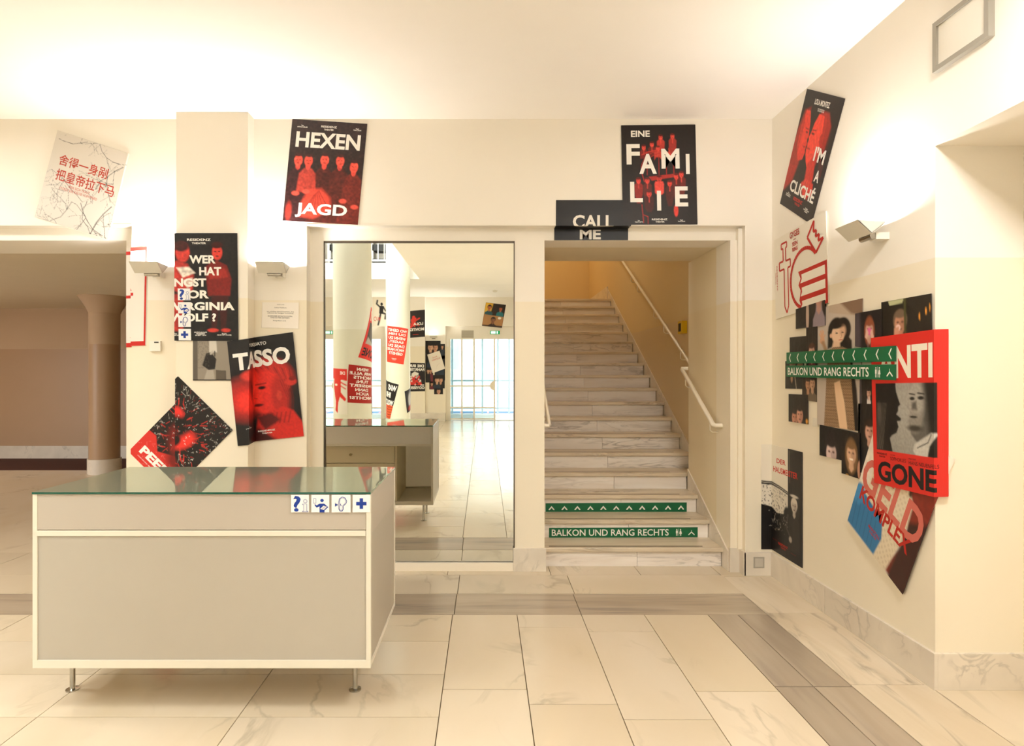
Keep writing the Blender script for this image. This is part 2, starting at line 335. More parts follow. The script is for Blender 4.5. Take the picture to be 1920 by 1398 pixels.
class Paint:
    """raster print evaluated at the sheet's own vertices; y 0..A downwards in units of the width"""
    def __init__(s, nu, nv, A, base):
        s.A = A; s.nu = nu; s.nv = nv; X, Y = np.meshgrid(np.linspace(0, 1, nu+1), np.linspace(0, A, nv+1)); s.X = X.ravel(); s.Y = Y.ravel()
        s.C = np.tile(np.array(lin(base)), (s.X.size, 1)); s.rs = np.random.RandomState(3)
    def mix(s, m, col): c = np.array(lin(col)); s.C = s.C*(1-m[:, None])+c*m[:, None]
    def ell(s, cx, cy, rx, ry, col, soft=.15, rot=0, a=1.0):
        dx, dy = s.X-cx, s.Y-cy; c, n = math.cos(rot), math.sin(rot); u = (dx*c+dy*n)/rx; v = (-dx*n+dy*c)/ry
        d = np.sqrt(u*u+v*v); s.mix(a*np.clip((1-d)/max(soft, 1e-3)+.5, 0, 1), col)
    def poly(s, pts, col, soft=.006, a=1.0):
        P = np.array(pts); ins = np.zeros(s.X.size, bool); dist = np.full(s.X.size, 9.)
        for i in range(len(P)):
            x0, y0 = P[i]; x1, y1 = P[(i+1) % len(P)]
            c = ((y0 > s.Y) != (y1 > s.Y)); xx = x0+(s.Y-y0)*(x1-x0)/((y1-y0) if y1 != y0 else 1e-9); ins ^= (c & (s.X < xx))
            dx, dy = x1-x0, y1-y0; t = np.clip(((s.X-x0)*dx+(s.Y-y0)*dy)/(dx*dx+dy*dy+1e-12), 0, 1)
            dist = np.minimum(dist, np.hypot(s.X-x0-t*dx, s.Y-y0-t*dy))
        sd = np.where(ins, dist, -dist); s.mix(a*np.clip(sd/soft+.5, 0, 1), col)
    def line(s, pts, w, col, a=1.0, soft=None):
        soft = soft or w*.6; dist = np.full(s.X.size, 9.)
        for (x0, y0), (x1, y1) in zip(pts, pts[1:]):
            dx, dy = x1-x0, y1-y0; t = np.clip(((s.X-x0)*dx+(s.Y-y0)*dy)/(dx*dx+dy*dy+1e-12), 0, 1)
            dist = np.minimum(dist, np.hypot(s.X-x0-t*dx, s.Y-y0-t*dy))
        s.mix(a*np.clip((w/2-dist)/soft+.5, 0, 1), col)
    def noise(s, k, seed=0):
        rs = np.random.RandomState(seed); g = rs.rand(k+2, int(k*s.A)+3)
        x = s.X*k; y = s.Y*k; i = np.clip(x.astype(int), 0, k); j = np.clip(y.astype(int), 0, g.shape[1]-2); fx = x-i; fy = y-j
        fx = fx*fx*(3-2*fx); fy = fy*fy*(3-2*fy)
        return g[i, j]*(1-fx)*(1-fy)+g[i+1, j]*fx*(1-fy)+g[i, j+1]*(1-fx)*fy+g[i+1, j+1]*fx*fy
    def grain(s, k, amp, seed=0): s.C = np.clip(s.C*(1+amp*(s.noise(k, seed)-.5)[:, None]*2), 0, 1)
    def within(s, x0, y0, x1, y1): return ((s.X > x0) & (s.X < x1) & (s.Y > y0) & (s.Y < y1)).astype(float)
    def person(s, cx, top, h, skin='C98F76', hair='1E1512', cloth='141214', face=1.0, turn=0, hairlen=.0, arms=True, sw=1.0):
        """h = head height; a half-length figure seen from the front"""
        w = h*.36; cy = top+h*.5; dk = '5A3428' if skin[0] not in 'EF' or skin[2] != '2' else '6A0E0C'
        if skin in ('E23A30', 'D8322A', 'C22A22', 'E8413A'): dk = '7A1410'
        s.poly([(cx-w*.55, top+h*.8), (cx+w*.55, top+h*.8), (cx+w*.7, top+h*1.2), (cx+2.1*w*sw, top+h*1.5), (cx+2.5*w*sw, top+h*3.6), (cx-2.5*w*sw, top+h*3.6), (cx-2.1*w*sw, top+h*1.5), (cx-w*.7, top+h*1.2)], cloth, h*.06)
        s.ell(cx-1.2*w*sw, top+h*1.9, w*.7, h*.9, cloth, .9, a=.0)
        if hairlen: s.ell(cx, top+h*.62, w*1.25, h*(.6+hairlen), hair, .25)
        s.poly([(cx-w*.42, top+h*.75), (cx+w*.42, top+h*.75), (cx+w*.5, top+h*1.18), (cx, top+h*1.35), (cx-w*.5, top+h*1.18)], skin, h*.06, .85)
        s.ell(cx, top+h*.40, w*1.18, h*.46, hair, .2)
        s.ell(cx+turn*w*.2, cy+h*.05, w*.92, h*.43, skin, .22)
        s.ell(cx+turn*w*.2+w*.45, cy+h*.12, w*.4, h*.36, dk, 1.2, a=.35)
        s.ell(cx+turn*w*.2, cy-h*.33, w*.85, h*.15, hair, .5)
        for q in (-1, 1): s.ell(cx+turn*w*.3+q*w*.38, cy-h*.02, w*.20, h*.045, dk, .8, a=.9)
        s.line([(cx+turn*w*.38, cy), (cx+turn*w*.42+w*.06, cy+h*.16)], h*.03, dk, .5)
        s.ell(cx+turn*w*.32, cy+h*.27, w*.30, h*.04, dk, .8, a=.9)
class Sheet:
    def __init__(s, surf, quad, level=1, size=(.594, .841), cell=.005):
        s.surf = surf; s.q = quad; s.off = .0025+.003*level; s.size = size
        s.nu = max(2, int(size[0]/cell)); s.nv = max(2, int(size[1]/cell)); s.A = size[1]/size[0]
    def sz(s, x, y):
        (a, b), (c, d), (e, f), (g, h) = s.q     # TL TR BR BL
        return (a*(1-x)*(1-y)+c*x*(1-y)+e*x*y+g*(1-x)*y, b*(1-x)*(1-y)+d*x*(1-y)+f*x*y+h*(1-x)*y)
    def paint(s, base): return Paint(s.nu, s.nv, s.A, base)
    def cuts(s):
        S = [p[0] for p in s.q]; Z = [p[1] for p in s.q]
        c = [('s', f) for f in s.surf.folds if min(S) < f < max(S)]
        if s.surf.zfold and max(Z) > s.surf.zfold: c.append(('z', s.surf.zfold))
        if isinstance(s.surf, Cyl):
            a = min(S); n = int((max(S)-a)/.035); c = [('s', a+(max(S)-a)*i/(n+1)) for i in range(1, n+1)]
        return c
    def flat(s, bm):
        for k, v in s.cuts():
            no = (1, 0, 0) if k == 's' else (0, 1, 0); co = (v, 0, 0) if k == 's' else (0, v, 0)
            bmesh.ops.bisect_plane(bm, geom=list(bm.verts)+list(bm.edges)+list(bm.faces), plane_co=co, plane_no=no, dist=1e-6)
    def build(s, name, label, cat, art=None, paint=None, base='EDE8DC', group=None, curl=0):
        mid = s.sz(.5, .5); org = s.surf.map(mid[0], mid[1], 0)
        bm = bmesh.new(); lay = bm.verts.layers.float_color.new('print')
        nu, nv = (s.nu, s.nv) if paint is not None else (6, 8)
        if paint is not None: C = paint.C
        else: C = np.tile(np.array(lin(base)), ((nu+1)*(nv+1), 1))
        V = []; k = 0
        for j in range(nv+1):
            for i in range(nu+1):
                a, b = s.sz(i/nu, j/nv); v = bm.verts.new((a, b, 0)); v[lay] = (*C[k], 1); k += 1; V.append(v)
        for j in range(nv):
            for i in range(nu):
                p = j*(nu+1)+i; bm.faces.new((V[p], V[p+nu+1], V[p+nu+2], V[p+1]))
        s.flat(bm)
        bd = [e for e in bm.edges if e.is_boundary]; back = {}
        for e in bd:
            for v in e.verts:
                if v not in back:
                    n = bm.verts.new((v.co.x, v.co.y, -1)); n[lay] = v[lay]; back[v] = n
        for e in bd:
            a, b = e.verts; f = e.link_faces[0]
            for l in f.loops:
                if l.edge == e: a, b = l.vert, l.link_loop_next.vert
            bm.faces.new((b, a, back[a], back[b]))
        for v in bm.verts:
            v.co = s.surf.map(v.co.x, v.co.y, .0004 if v.co.z < 0 else s.off)-org
        me = bpy.data.meshes.new(name); bm.to_mesh(me); bm.free()
        o = link(name, me, M['print'], label=label, cat=cat, group=group, loc=org)
        if art:
            parts = {}
            for n, (part, col, v, f) in enumerate(art.items): parts.setdefault((part, col, n if part in ('lettering', 'arrow', 'flag_stripe', 'pictogram') and len(art.items) < 60 and (part != 'pictogram' or len(v) > 4) else 0), []).append((n, v, f))
            for (part, col, _), L in parts.items():
                bm = bmesh.new()
                for n, v, f in L:
                    vs = [bm.verts.new((*s.sz(x, y), n)) for x, y in v]
                    for q in f:
                        try: bm.faces.new([vs[i] for i in q])
                        except ValueError: pass
                s.flat(bm)
                for v in bm.verts: v.co = s.surf.map(v.co.x, v.co.y, s.off+.0004+.00004*round(v.co.z))-org
                me = bpy.data.meshes.new(part); bm.to_mesh(me); bm.free()
                link(part, me, plain(col, .5, spec=.3) if isinstance(col, str) else col, o)
        return o
# ================================================================== THE SETTING
def struct(name, bs, mat, bevel=0, loc=None):
    o = link(name, boxes(*bs, bevel=bevel), mat, kind='structure'); return o
M['passage'] = wall_mat('passage_plaster', 'E9DDC2', 'E6D8B8')
YW, YR, HC, HR = 4.83, 4.93, 3.65, 2.80
XR = 2.30
# front wall with the two shallow recesses
struct('wall_front', [
    (-8, 4.0, YW, 5.2, HR, HC+.37), (-2.827, -1.426, YW, 5.2, 0, HR), (2.084, 2.6, YW, 5.2, 0, HR), (-8, -5.6, YW, 5.2, 0, HR),
    (-1.426, -1.316, YR, 5.2, 0, HR), (-1.316, .244, YR, 5.2, 2.694, HR), (.244, .488, YR, 5.2, 0, HR),
    (.488, 1.996, YR, 5.2, 2.70, HR), (1.996, 2.084, YR, 5.2, 0, HR), (-1.316, .244, 5.0, 5.2, 0, 2.694),
    (-5.6, -2.827, YR, 5.2, 2.70, HR), (-2.93, -2.827, YR, 5.2, 0, 2.70), (-5.6, -5.5, YR, 5.2, 0, 2.70)], M['wall'])
struct('wall_front_pier', [(-2.406, -1.845, 4.70, YW, 0, HC)], M['wall'], bevel=.004)
struct('trim_1', [(1.996, 2.075, 4.905, YR, .19, 2.70), (2.05, 2.084, 4.88, YR, .19, HR-.012)], M['wall'], bevel=.003)
struct('trim_2', [(-1.43, 2.09, YW-.004, YW+.02, HR-.004, HR+.006), (-5.6, -2.823, YW-.004, YW+.02, HR-.004, HR+.006)], M['wall'])
# passage, stairwell
struct('wall_passage_right', [(1.996, 2.45, 5.2, 5.91, 0, 2.70)], M['passage'])
struct('wall_passage_left', [(.2, .488, 5.2, 5.91, 0, 2.70)], M['passage'])
struct('ceiling_passage', [(.2, 2.45, 5.2, 5.82, 2.70, 5.6)], M['soffit'])
struct('wall_stair_right', [(2.13, 2.45, 5.91, 12.5, 0, 5.6)], M['stairwall'])
struct('wall_stair_left', [(.2, .36, 5.91, 12.5, 0, 5.6)], M['stairwall'])
struct('wall_stair_back', [(.2, 2.45, 12.29, 12.5, 0, 5.6)], M['stairwall'])
struct('ceiling_stair', [(.2, 2.45, 5.2, 12.5, 5.6, 5.7)], M['soffit'])
# right wall with its recess
struct('wall_right', [(XR, 2.85, 3.08, YW+.01, 0, HC+.37), (XR, 2.85, 1.1, 3.08, 2.77, HC+.37), (2.75, 2.85, 1.1, 3.08, 0, 2.77),
                      (XR, 2.85, -8.2, 1.1, 0, HC+.37)], M['wall'])
struct('wall_left', [(-8.2, -8, -8.2, 5.2, 0, 6.6)], M['wall'])
# ceiling slab with the well opening to the upper storey
struct('ceiling', [(-1.51, 2.85, -8.2, YW+.1, HC, HC+.37), (-8, -1.51, 2.0, YW+.1, HC, HC+.37), (-8, -1.51, -8.2, -4.1, HC, HC+.37),
                   (-8, -5.4, -4.1, 2.0, HC, HC+.37)], M['ceil'])
struct('ceiling_upper', [(-8, 2.85, -8.2, 5.2, 6.5, 6.6)], M['ceil'])
struct('wall_upper', [(-8, 2.85, -8.2, -8.05, 4.02, 6.5), (-8, 2.85, 5.05, 5.2, 4.02, 6.5), (2.7, 2.85, -8.05, 5.05, 4.02, 6.5)], M['ceil'])
# entrance wall behind the camera
YB = -7.95
struct('wall_entrance', [(-8, 2.85, YB-.25, YB, 2.80, HC), (1.64, 2.85, YB-.25, YB, 0, 2.80), (-2.95, -1.16, YB-.25, YB, 0, 2.80), (-8, -5.75, YB-.25, YB, 0, 2.80)], M['wall'])
struct('wall_entrance_pier', [(-2.36, -1.755, YB, YB+.13, 0, HC)], M['wall'], bevel=.004)
# hall behind the left opening
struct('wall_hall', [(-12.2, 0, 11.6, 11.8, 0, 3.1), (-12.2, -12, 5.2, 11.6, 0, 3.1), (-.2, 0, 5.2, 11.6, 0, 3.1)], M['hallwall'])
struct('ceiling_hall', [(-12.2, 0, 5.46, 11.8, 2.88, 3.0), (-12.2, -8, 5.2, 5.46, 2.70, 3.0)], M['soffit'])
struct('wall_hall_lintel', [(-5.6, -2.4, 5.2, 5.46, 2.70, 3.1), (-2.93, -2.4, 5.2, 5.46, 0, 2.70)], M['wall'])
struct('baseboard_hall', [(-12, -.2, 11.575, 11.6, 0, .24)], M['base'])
fl = struct('floor', [(-12.2, 3.2, -8.2, 12.4, -.12, -.012)], M['grout'])
link('floor_hall_marble', boxes((-12, -.2, 5.45, 10.15, -.012, 0)), M['tile'], fl)
link('floor_hall_carpet', boxes((-12, -.2, 10.15, 11.6, -.012, .001)), M['carpet'], fl)
# marble floor, slab by slab
SL = {}
def slab(name, x0, x1, y0, y1, mat, parent, g=.0022, z=0, th=.02):
    w, d = x1-x0-2*g, y1-y0-2*g; k = (round(w, 3), round(d, 3), mat.name, th)
    if k not in SL: SL[k] = boxes((-w/2, w/2, -d/2, d/2, -th, 0), bevel=.0015); SL[k].materials.append(mat)
    o = link(name, SL[k], None, parent); o.location = ((x0+x1)/2, (y0+y1)/2, z+rnd.uniform(-.0003, .0003)); return o
XL = [1.49, 1.065, .645, .215, -.215]
tile = lambda a, b, c, d, m='tile': slab('floor_slab', a, b, c, d, M[m], fl)
for y0, y1 in ((4.06, 4.79), (3.12, 4.06), (2.18, 3.12), (1.24, 2.18), (.3, 1.24)): tile(1.89, 2.29, y0, y1, 'tile_vein')
tile(2.29, 2.75, 1.1, 3.08)
for i, y1 in enumerate([4.033, 3.1, 2.17, 1.24]):
    tile(1.69, 1.89, y1-.93, y1, 'tile_grey_long'); tile(1.49, 1.69, y1-.93, y1, 'tile_grey_long')
xs = [1.89, .645, -.205, -1.157, -2.09, -3.03, -3.97, -4.9, -5.84, -6.8, -8]
for a, b in zip(xs, xs[1:]): tile(b, a, 4.033, 4.42, 'tile_grey')
xs2 = [1.905, .658, -.2, -1.157, -2.09, -3.03, -3.97, -4.9, -5.84, -6.8, -8]
for a, b in zip(xs2, xs2[1:]): tile(b, a, 4.42, 4.83)
for a, b in zip([1.89, 1.25, .53], [1.25, .53, -.3]): tile(b, a, 4.83, 5.06)
tile(1.89, 2.08, 4.83, 5.06)
for a, b in zip([-.3, -1.2, -2.1, -3.1, -4.1, -5.6], [-1.2, -2.1, -3.1, -4.1, -5.6, -8]): tile(b, a, 4.83, 5.45)
st = [3.84, 3.76, 3.1, 3.45]
for c, (a, b) in enumerate(zip(XL, XL[1:])):
    y = 4.033; first = [.98, .27, .20, .0][c]; 
    if first: tile(b, a, y-first, y); y -= first
    while y > YB+.02:
        y2 = max(y-.90-(c % 2)*.06, YB); tile(b, a, y2, y); y = y2
x = -.215
while x > -4.6:
    y = 4.033
    big = x > -2.6
    while y > YB+.02:
        h = .403 if y > 2.5 else .93
        y2 = max(y-h, YB); tile(x-.94, x, y2, y); y = y2
    x -= .94
link('floor_far_slabs', boxes((-8, -4.91, YB, 4.03, -.012, 0), (1.49, 2.3, YB, .3, -.012, 0), (1.89, 2.30, 4.79, 4.83, -.012, 0)), M['tile'], fl)['kind'] = 'stuff'
# baseboards of marble
def bb(name, b): return link(name, boxes(b, bevel=.002), M['base'], kind='structure')
bb('baseboard_pillar', (.232, .5, YR-.016, YR, 0, .19))
bb('baseboard_jamb', (1.99, 2.076, YR-.035, YR, 0, .195))
bb('baseboard_front', (2.07, XR, YW-.018, YW, 0, .185))
bb('baseboard_front_reveal', (2.066, 2.084, YW-.018, YR, 0, .19))
for b in ((-1.845, -1.426, YW-.016, YW, 0, .185), (-2.827, -2.406, YW-.016, YW, 0, .185), (-2.42, -1.831, 4.684, 4.70, 0, .185),
          (-2.93, -2.82, YR-.016, YR, 0, .185), (-1.426, -1.316, YR-.016, YR, 0, .19)): bb('baseboard_left', b)
br = link('baseboard_right', boxes((XR-.018, XR, 4.052, YW-.018, 0, .185), bevel=.002), M['base'], kind='structure')
link('baseboard_slab', boxes((XR-.018, XR, 3.062, 4.048, 0, .185), bevel=.002), M['base'], br)
link('baseboard_slab', boxes((XR, 2.75, 3.062, 3.08, 0, .185), bevel=.002), M['base'], br)
link('baseboard_slab', boxes((XR-.018, XR, -7.9, 1.1, 0, .185), bevel=.002), M['base'], br)
bb('baseboard_entrance', (-2.95, -1.16, YB, YB+.146, 0, .24))
# ---- entrance doors
def glazing(n, x0, x1, vs, gap):
    """door set n in the recess x0..x1 ; vs = mullion x's; gap = open bay"""
    d = thing('door_%d' % n, '', '', ((x0+x1)/2, YB-.1, 0), kind='structure')
    for k in ('label', 'category'):
        if k in d: del d[k]
    y0, y1 = YB-.14, YB-.09
    box('transom_panel', (x0, x1, y0, y1, 2.42, 2.80), M['wall'], d)
    for a in (x0, x1-.1): box('door_jamb', (a, a+.1, y0, y1, 0, 2.42), M['wall'], d)
    for v in vs: box('mullion', (v-.022, v+.022, y0, y1, .0, 2.42), M['rail'], d)
    for a, b in gap['closed']:
        for z in (1.03, .39, .05): box('door_rail', (a, b, y0+.006, y1-.006, z-.02, z+.02), M['rail'], d)
    lo = sorted(vs)
    for a, b in zip(lo, lo[1:]):
        if any(p <= (a+b)/2 <= q for p, q in gap['closed']):
            box('pane', (a+.02, b-.02, YB-.119, YB-.113, .07, 2.42), M['glassblue'] if (a+b)/2 < gap['blue'] else M['glass'], d)
    for hx, sgn in gap['handles']:
        bm = bmesh.new(); r = .14; vs_ = [bm.verts.new((sgn*r*math.sin(t), 0, r*math.cos(t))) for t in [math.pi*k/16 for k in range(17)]]
        f = bm.faces.new(vs_); e = bmesh.ops.extrude_face_region(bm, geom=[f]); bmesh.ops.translate(bm, verts=[v for v in e['geom'] if isinstance(v, bmesh.types.BMVert)], vec=(0, .05, 0))
        link('door_handle', bm2me(bm), M['rail'], d, loc=(hx-(x0+x1)/2, .02, 1.04))
    return d
glazing(1, -1.16, 1.64, [-1.04, -.68, -.32, .29, 1.52], dict(closed=[(-1.04, .29)], blue=-.4, handles=[(.29, -1)]))
glazing(2, -5.75, -2.95, [-5.63, -5.0, -4.4, -3.6, -3.07], dict(closed=[(-5.63, -4.4), (-3.6, -3.07)], blue=-9, handles=[(-4.4, -1)]))
# outer glazing of the porch
w1 = thing('window_1', '', '', (-2, -10.5, 0), kind='structure')
for k in ('label', 'category'):
    if k in w1: del w1[k]
for x in (-6.4, -5.6, -4.9, -4.1, -3.3, -2.5, -1.8, -1.1, -.36, -.08, .44, .82, 1.6, 2.4): box('mullion', (x-.03, x+.03, -10.53, -10.47, 0, 2.8), M['bluelit'], w1)
for z in (1.12, .19, 2.75): box('window_rail', (-6.4, 2.4, -10.52, -10.48, z-.025, z+.025), M['bluelit'], w1)
box('pane', (-6.4, 2.4, -10.503, -10.497, .2, 2.75), M['glass'], w1)
struct('ceiling_porch', [(-6.5, 2.5, -10.6, YB-.25, 2.8, 2.95)], M['ceil'])
struct('ground', [(-40, 40, -45, -8.2, -.15, -.002)], plain('D8D4CA', .6))
mat_ = link('entrance_mat', boxes((-7, 3.2, -11.5, -10.7, 0, .012)), plain('44688A', .8), label='blue entrance mat lying outside the glass entrance', cat='mat', loc=(0, 0, 0))
for i in range(9): box('mat_strip', (-5.5+i*.93, -5.44+i*.93, -11.5, -10.7, .012, .014), plain('D77A80', .6), mat_)
# pale house across the street
hs = thing('town_house', 'pale town house seen across the street through the glass entrance', 'building', (-2, -30, 0))
box('facade', (-16, 12, -30.3, -30, 0, 14), plain('E4E2DC', .8), hs)
for i in range(9):
    for j in range(4):
        f_ = box('window', (-15+i*3, -13.6+i*3, -30, -29.93, 1.2+j*3.3, 3.3+j*3.3), plain('F2F0EA', .6), hs)
        me = boxes((-.55, .55, .07, .09, .15, 1.95)); link('pane', me, plain('CBD6DC', .3), f_)
# ================================================================== MIRROR
mr = thing('wall_mirror', 'tall frameless wall mirror set into the wall between counter and stair', 'mirror', (-.536, YM, 0))
TILT = .0095
me = boxes((-.775, .775, 0, .004, 0, 2.61)); g = link('mirror_glass', me, M['mirror'], mr, loc=(0, 0, .072)); g.rotation_euler = (TILT, 0, 0)
box('edge_strip', (-1.316, -1.306, 4.925, 4.985, .07, 2.69), M['darkframe'], mr)
box('edge_strip', (.236, .244, 4.925, 4.985, .0, 2.69), M['darkframe'], mr)
box('edge_strip', (-1.316, .244, 4.925, 4.985, 2.678, 2.694), M['darkframe'], mr)
box('bottom_ledge', (-1.316, .236, 4.925, 4.985, 0, .066), M['rail'], mr, bevel=.002)
# ================================================================== STAIR
stp = thing('staircase', 'straight marble staircase rising through the wall opening', 'stairs', (1.3, 5.026, 0))
NS, RT = 18, .30
for n in range(1, NS+1):
    y = 5.026+(n-1)*RT; z = n*.16; x1 = 1.992 if n <= 4 else 2.125; x0 = .49 if n <= 3 else .365
    if n == 4: x0 = .49
    yb = y+RT+.035 if n < NS else 12.29
    bm = bmesh.new(); pr = [(y, z-.005), (y-.0, z-.030), (y+.004, z-.035), (yb, z-.035), (yb, z), (y+.008, z), (y+.002, z-.002)]
    A = [bm.verts.new((x0, p[0], p[1])) for p in pr]; B = [bm.verts.new((x1, p[0], p[1])) for p in pr]
    bm.faces.new(A); bm.faces.new(B[::-1])
    for k in range(len(pr)): bm.faces.new((A[k], A[(k+1) % len(pr)], B[(k+1) % len(pr)], B[k]))
    for v in bm.verts: v.co -= Vector((1.3, y, z))
    link('tread', bm2me(bm), M['tread'], stp, loc=(0, (n-1)*RT, z))
    if n <= 6:
        box('grip_strip', (x0+.05+.0*n, x1-.16, y+.045, y+.06, z-.001, z+.0012), M['groove'], stp)
    for a, b in ((x0, 1.274), (1.277, x1-(0 if n == 4 else .012))):
        k = box('riser', (a, b, y+.028, y+.05, z-.16, z-.0352), M['step'], stp)
for a, b in ((1.994, 2.125), (.365, .488)):
    box('tread', (a, b, 5.912, 6.27, .605, .64), M['tread'], stp)
    box('riser', (a, b, 5.912, 5.93, .3, .605), M['step'], stp)
# sloping marble skirting on the walls
def skirt(x, ya, yb, ex=.05):
    bm = bmesh.new(); f = lambda y: .16+(y-5.026)*.16/RT+ex
    pr = [(ya, max(f(ya)-.5, 0)), (yb, f(yb)-.5), (yb, f(yb)), (ya, f(ya))]
    A = [bm.verts.new((x-.009, *p)) for p in pr]; B = [bm.verts.new((x+.009, *p)) for p in pr]
    bm.faces.new(A); bm.faces.new(B[::-1])
    for k in range(4): bm.faces.new((A[k], A[(k+1) % 4], B[(k+1) % 4], B[k]))
    for v in bm.verts: v.co -= Vector((x, ya, 0))
    link('skirting_slab', bm2me(bm), M['base'], stp, loc=(x-1.3, ya-5.026, 0))
skirt(1.994, YR, 5.47); skirt(1.994, 5.473, 5.91)
for i in range(5): skirt(2.128, 5.912+i*.9, min(5.909+(i+1)*.9, 10.43))
box('skirting_slab', (2.112, 2.13, 10.43, 12.29, 2.88, 3.13), M['base'], stp)
# handrails
def rod(name, pts, r, parent, mat=M['rail']):
    org = Vector(parent.location); o = link(name, tube([Vector(p)-org for p in pts], r), mat, parent); return o
def bracket(par, rx, wx, y, z):
    rod('bracket', [(rx, y, z), (rx-.0, y-.005, z-.10), (rx+.02*(1 if wx > rx else -1), y-.005, z-.115), (wx, y-.005, z-.115)], .006, par)
sl = .16/.30
h1 = thing('handrail', 'long cream tubular handrail climbing the right stairwell wall', 'handrail', (2.06, 6.0, 1.65))
za = 1.70
rod('rail', [(2.06, 6.02, za-.0), (2.06, 12.0, za+5.98*sl)], .017, h1)
for y in (6.35, 6.95, 7.35, 8.15, 8.5, 9.6, 10.6): bracket(h1, 2.06, 2.13, y, za+(y-6.02)*sl)
h2 = thing('handrail', 'short cream handrail on the right wall of the stair opening', 'handrail', (1.93, 5.1, 1.18))
rod('rail', [(1.995, 5.915, 1.665), (1.94, 5.935, 1.665), (1.93, 5.90, 1.655), (1.93, 5.09, 1.18), (1.94, 5.075, 1.176), (1.995, 5.07, 1.176)], .018, h2)
for y in (5.17, 5.80): bracket(h2, 1.93, 1.996, y, 1.18+(y-5.09)*.59)
h3 = thing('handrail', 'cream handrail end just showing behind the pillar left of the stair', 'handrail', (.545, 5.1, 1.18))
rod('rail', [(.49, 5.915, 1.665), (.535, 5.935, 1.665), (.545, 5.90, 1.655), (.545, 5.09, 1.18), (.535, 5.075, 1.176), (.49, 5.07, 1.176)], .016, h3)
for y in (5.3, 5.80): bracket(h3, .545, .488, y, 1.18+(y-5.09)*.59)
fb = thing('call_box', 'small yellow call point box on the stairwell wall below the handrail', 'alarm box', (2.10, 6.42, 2.04))
box('housing', (2.075, 2.13, 6.35, 6.49, 2.04, 2.175), M['yellow'], fb, bevel=.006)
box('window', (2.071, 2.076, 6.385, 6.455, 2.065, 2.15), M['dark'], fb)
# ================================================================== COLUMNS
def column(cx, cy, r, z0, z1, label, mat, cap=False):
    t = thing('round_column', label, 'column', (cx, cy, z0))
    t['kind'] = 'structure'
    link('base_ring', lathe([(r+.02, 0), (r+.02, .24), (r, .241)], 40), M['base'], t)
    if cap:
        link('shaft', lathe([(r, .241), (r, z1-z0-.27)], 40), mat, t)
        link('capital', lathe([(r, z1-z0-.27), (r+.03, z1-z0-.2), (r+.13, z1-z0-.03), (r+.15, z1-z0-.012), (r+.15, z1-z0)], 40), mat, t)
    else: link('shaft', lathe([(r, .241), (r, z1-z0)], 48), mat, t)
    return t
column(-6.24, 9.9, .225, 0, 2.88, '', M['hallwall'], True)
column(-2.01, .7, .288, 0, 6.5, '', M['wall_cool'])
column(-1.985, -3.95, .275, 0, 6.5, '', M['wall_cool'])
# gallery balustrade above the well
bal = thing('gallery_balustrade', 'white balustrade along the upper gallery above the well, seen in the mirror', 'railing', (-3.5, -4.1, 4.02))
box('handrail', (-5.4, -1.51, -4.16, -4.10, 4.92, 4.97), M['white'], bal)
box('bottom_rail', (-5.4, -1.51, -4.15, -4.11, 4.06, 4.10), M['white'], bal)
for i in range(27): box('baluster', (-5.38+i*.145, -5.36+i*.145, -4.14, -4.12, 4.10, 4.92), M['white'], bal)
for i in range(3):
    rk = thing('coat_rack', ['dark coat rack beside the far column, upper gallery in the mirror', 'dark coat rack at the mirror edge, upper gallery', 'dark coat rack furthest along the upper gallery'][i], 'rack', (-2.5-i*1.1, -6.0, 4.02), group='coat racks on the gallery')
    for s in (-1, 1): box('post', (-2.5-i*1.1+s*.42-.03, -2.5-i*1.1+s*.42+.03, -6.2, -5.8, 4.02, 5.7), M['white'], rk)
    for z in (4.25, 4.62, 5.0, 5.35): box('shelf', (-2.92-i*1.1, -2.08-i*1.1, -6.2, -5.8, z, z+.16), M['dark'], rk)
# ================================================================== LAMPS
def sconce(x, y, z, rot, label, power):
    t = thing('wall_sconce', label, 'wall lamp', (x, y, z), group='white trough wall lamps'); t.rotation_euler = (0, 0, rot)
    prof = [(-.212, .046), (-.132, -.03), (-.125, -.03), (-.046, .037)]; inn = [(-.050, .037), (-.127, -.024), (-.131, -.024), (-.206, .046)]
    bm = bmesh.new(); P = prof+inn; A = [bm.verts.new((-.108, *p)) for p in P]; B = [bm.verts.new((.108, *p)) for p in P]
    for k in range(8): bm.faces.new((A[k], A[(k+1) % 8], B[(k+1) % 8], B[k]))
    for k in range(3): bm.faces.new((A[k], A[k+1], A[6-k], A[7-k])[::-1]); bm.faces.new((B[k], B[k+1], B[6-k], B[7-k]))
    link('shade', bm2me(bm), M['lampwhite'], t)
    for s in (-1, 1):
        bm = bmesh.new(); P = [(-.212, .046), (-.130, -.03), (-.046, .037)]
        A = [bm.verts.new((s*.108, *p)) for p in P]; B = [bm.verts.new((s*.104, *p)) for p in P]
        bm.faces.new(A); bm.faces.new(B[::-1])
        for k in range(3): bm.faces.new((A[k], A[(k+1) % 3], B[(k+1) % 3], B[k]))
        link('end_cap', bm2me(bm), M['lampwhite'], t)
    link('wall_bracket', boxes((.0, .062, -.075, 0, -.052, -.012), bevel=.003), M['white'], t)
    link('pivot', tube([(-.05, -.088, -.03), (.055, -.088, -.03)], .019, 14), M['chrome'], t)
    link('halogen_tube', tube([(-.07, -.125, .0), (.07, -.125, .0)], .006, 8), M['bulb'], t)
    l = area('sconce_light', (0, 0, 0), (0, 0, 0), .16, .10, power, WARM); l.parent = t; l.location = (0, -.118, .030); l.rotation_euler = (math.pi-.12, 0, 0)
    return t
sconce(-2.62, YW, 2.425, 0, 'white trough wall lamp on the wall left of the pier, above the thermostat', SCONCE_W*.62)
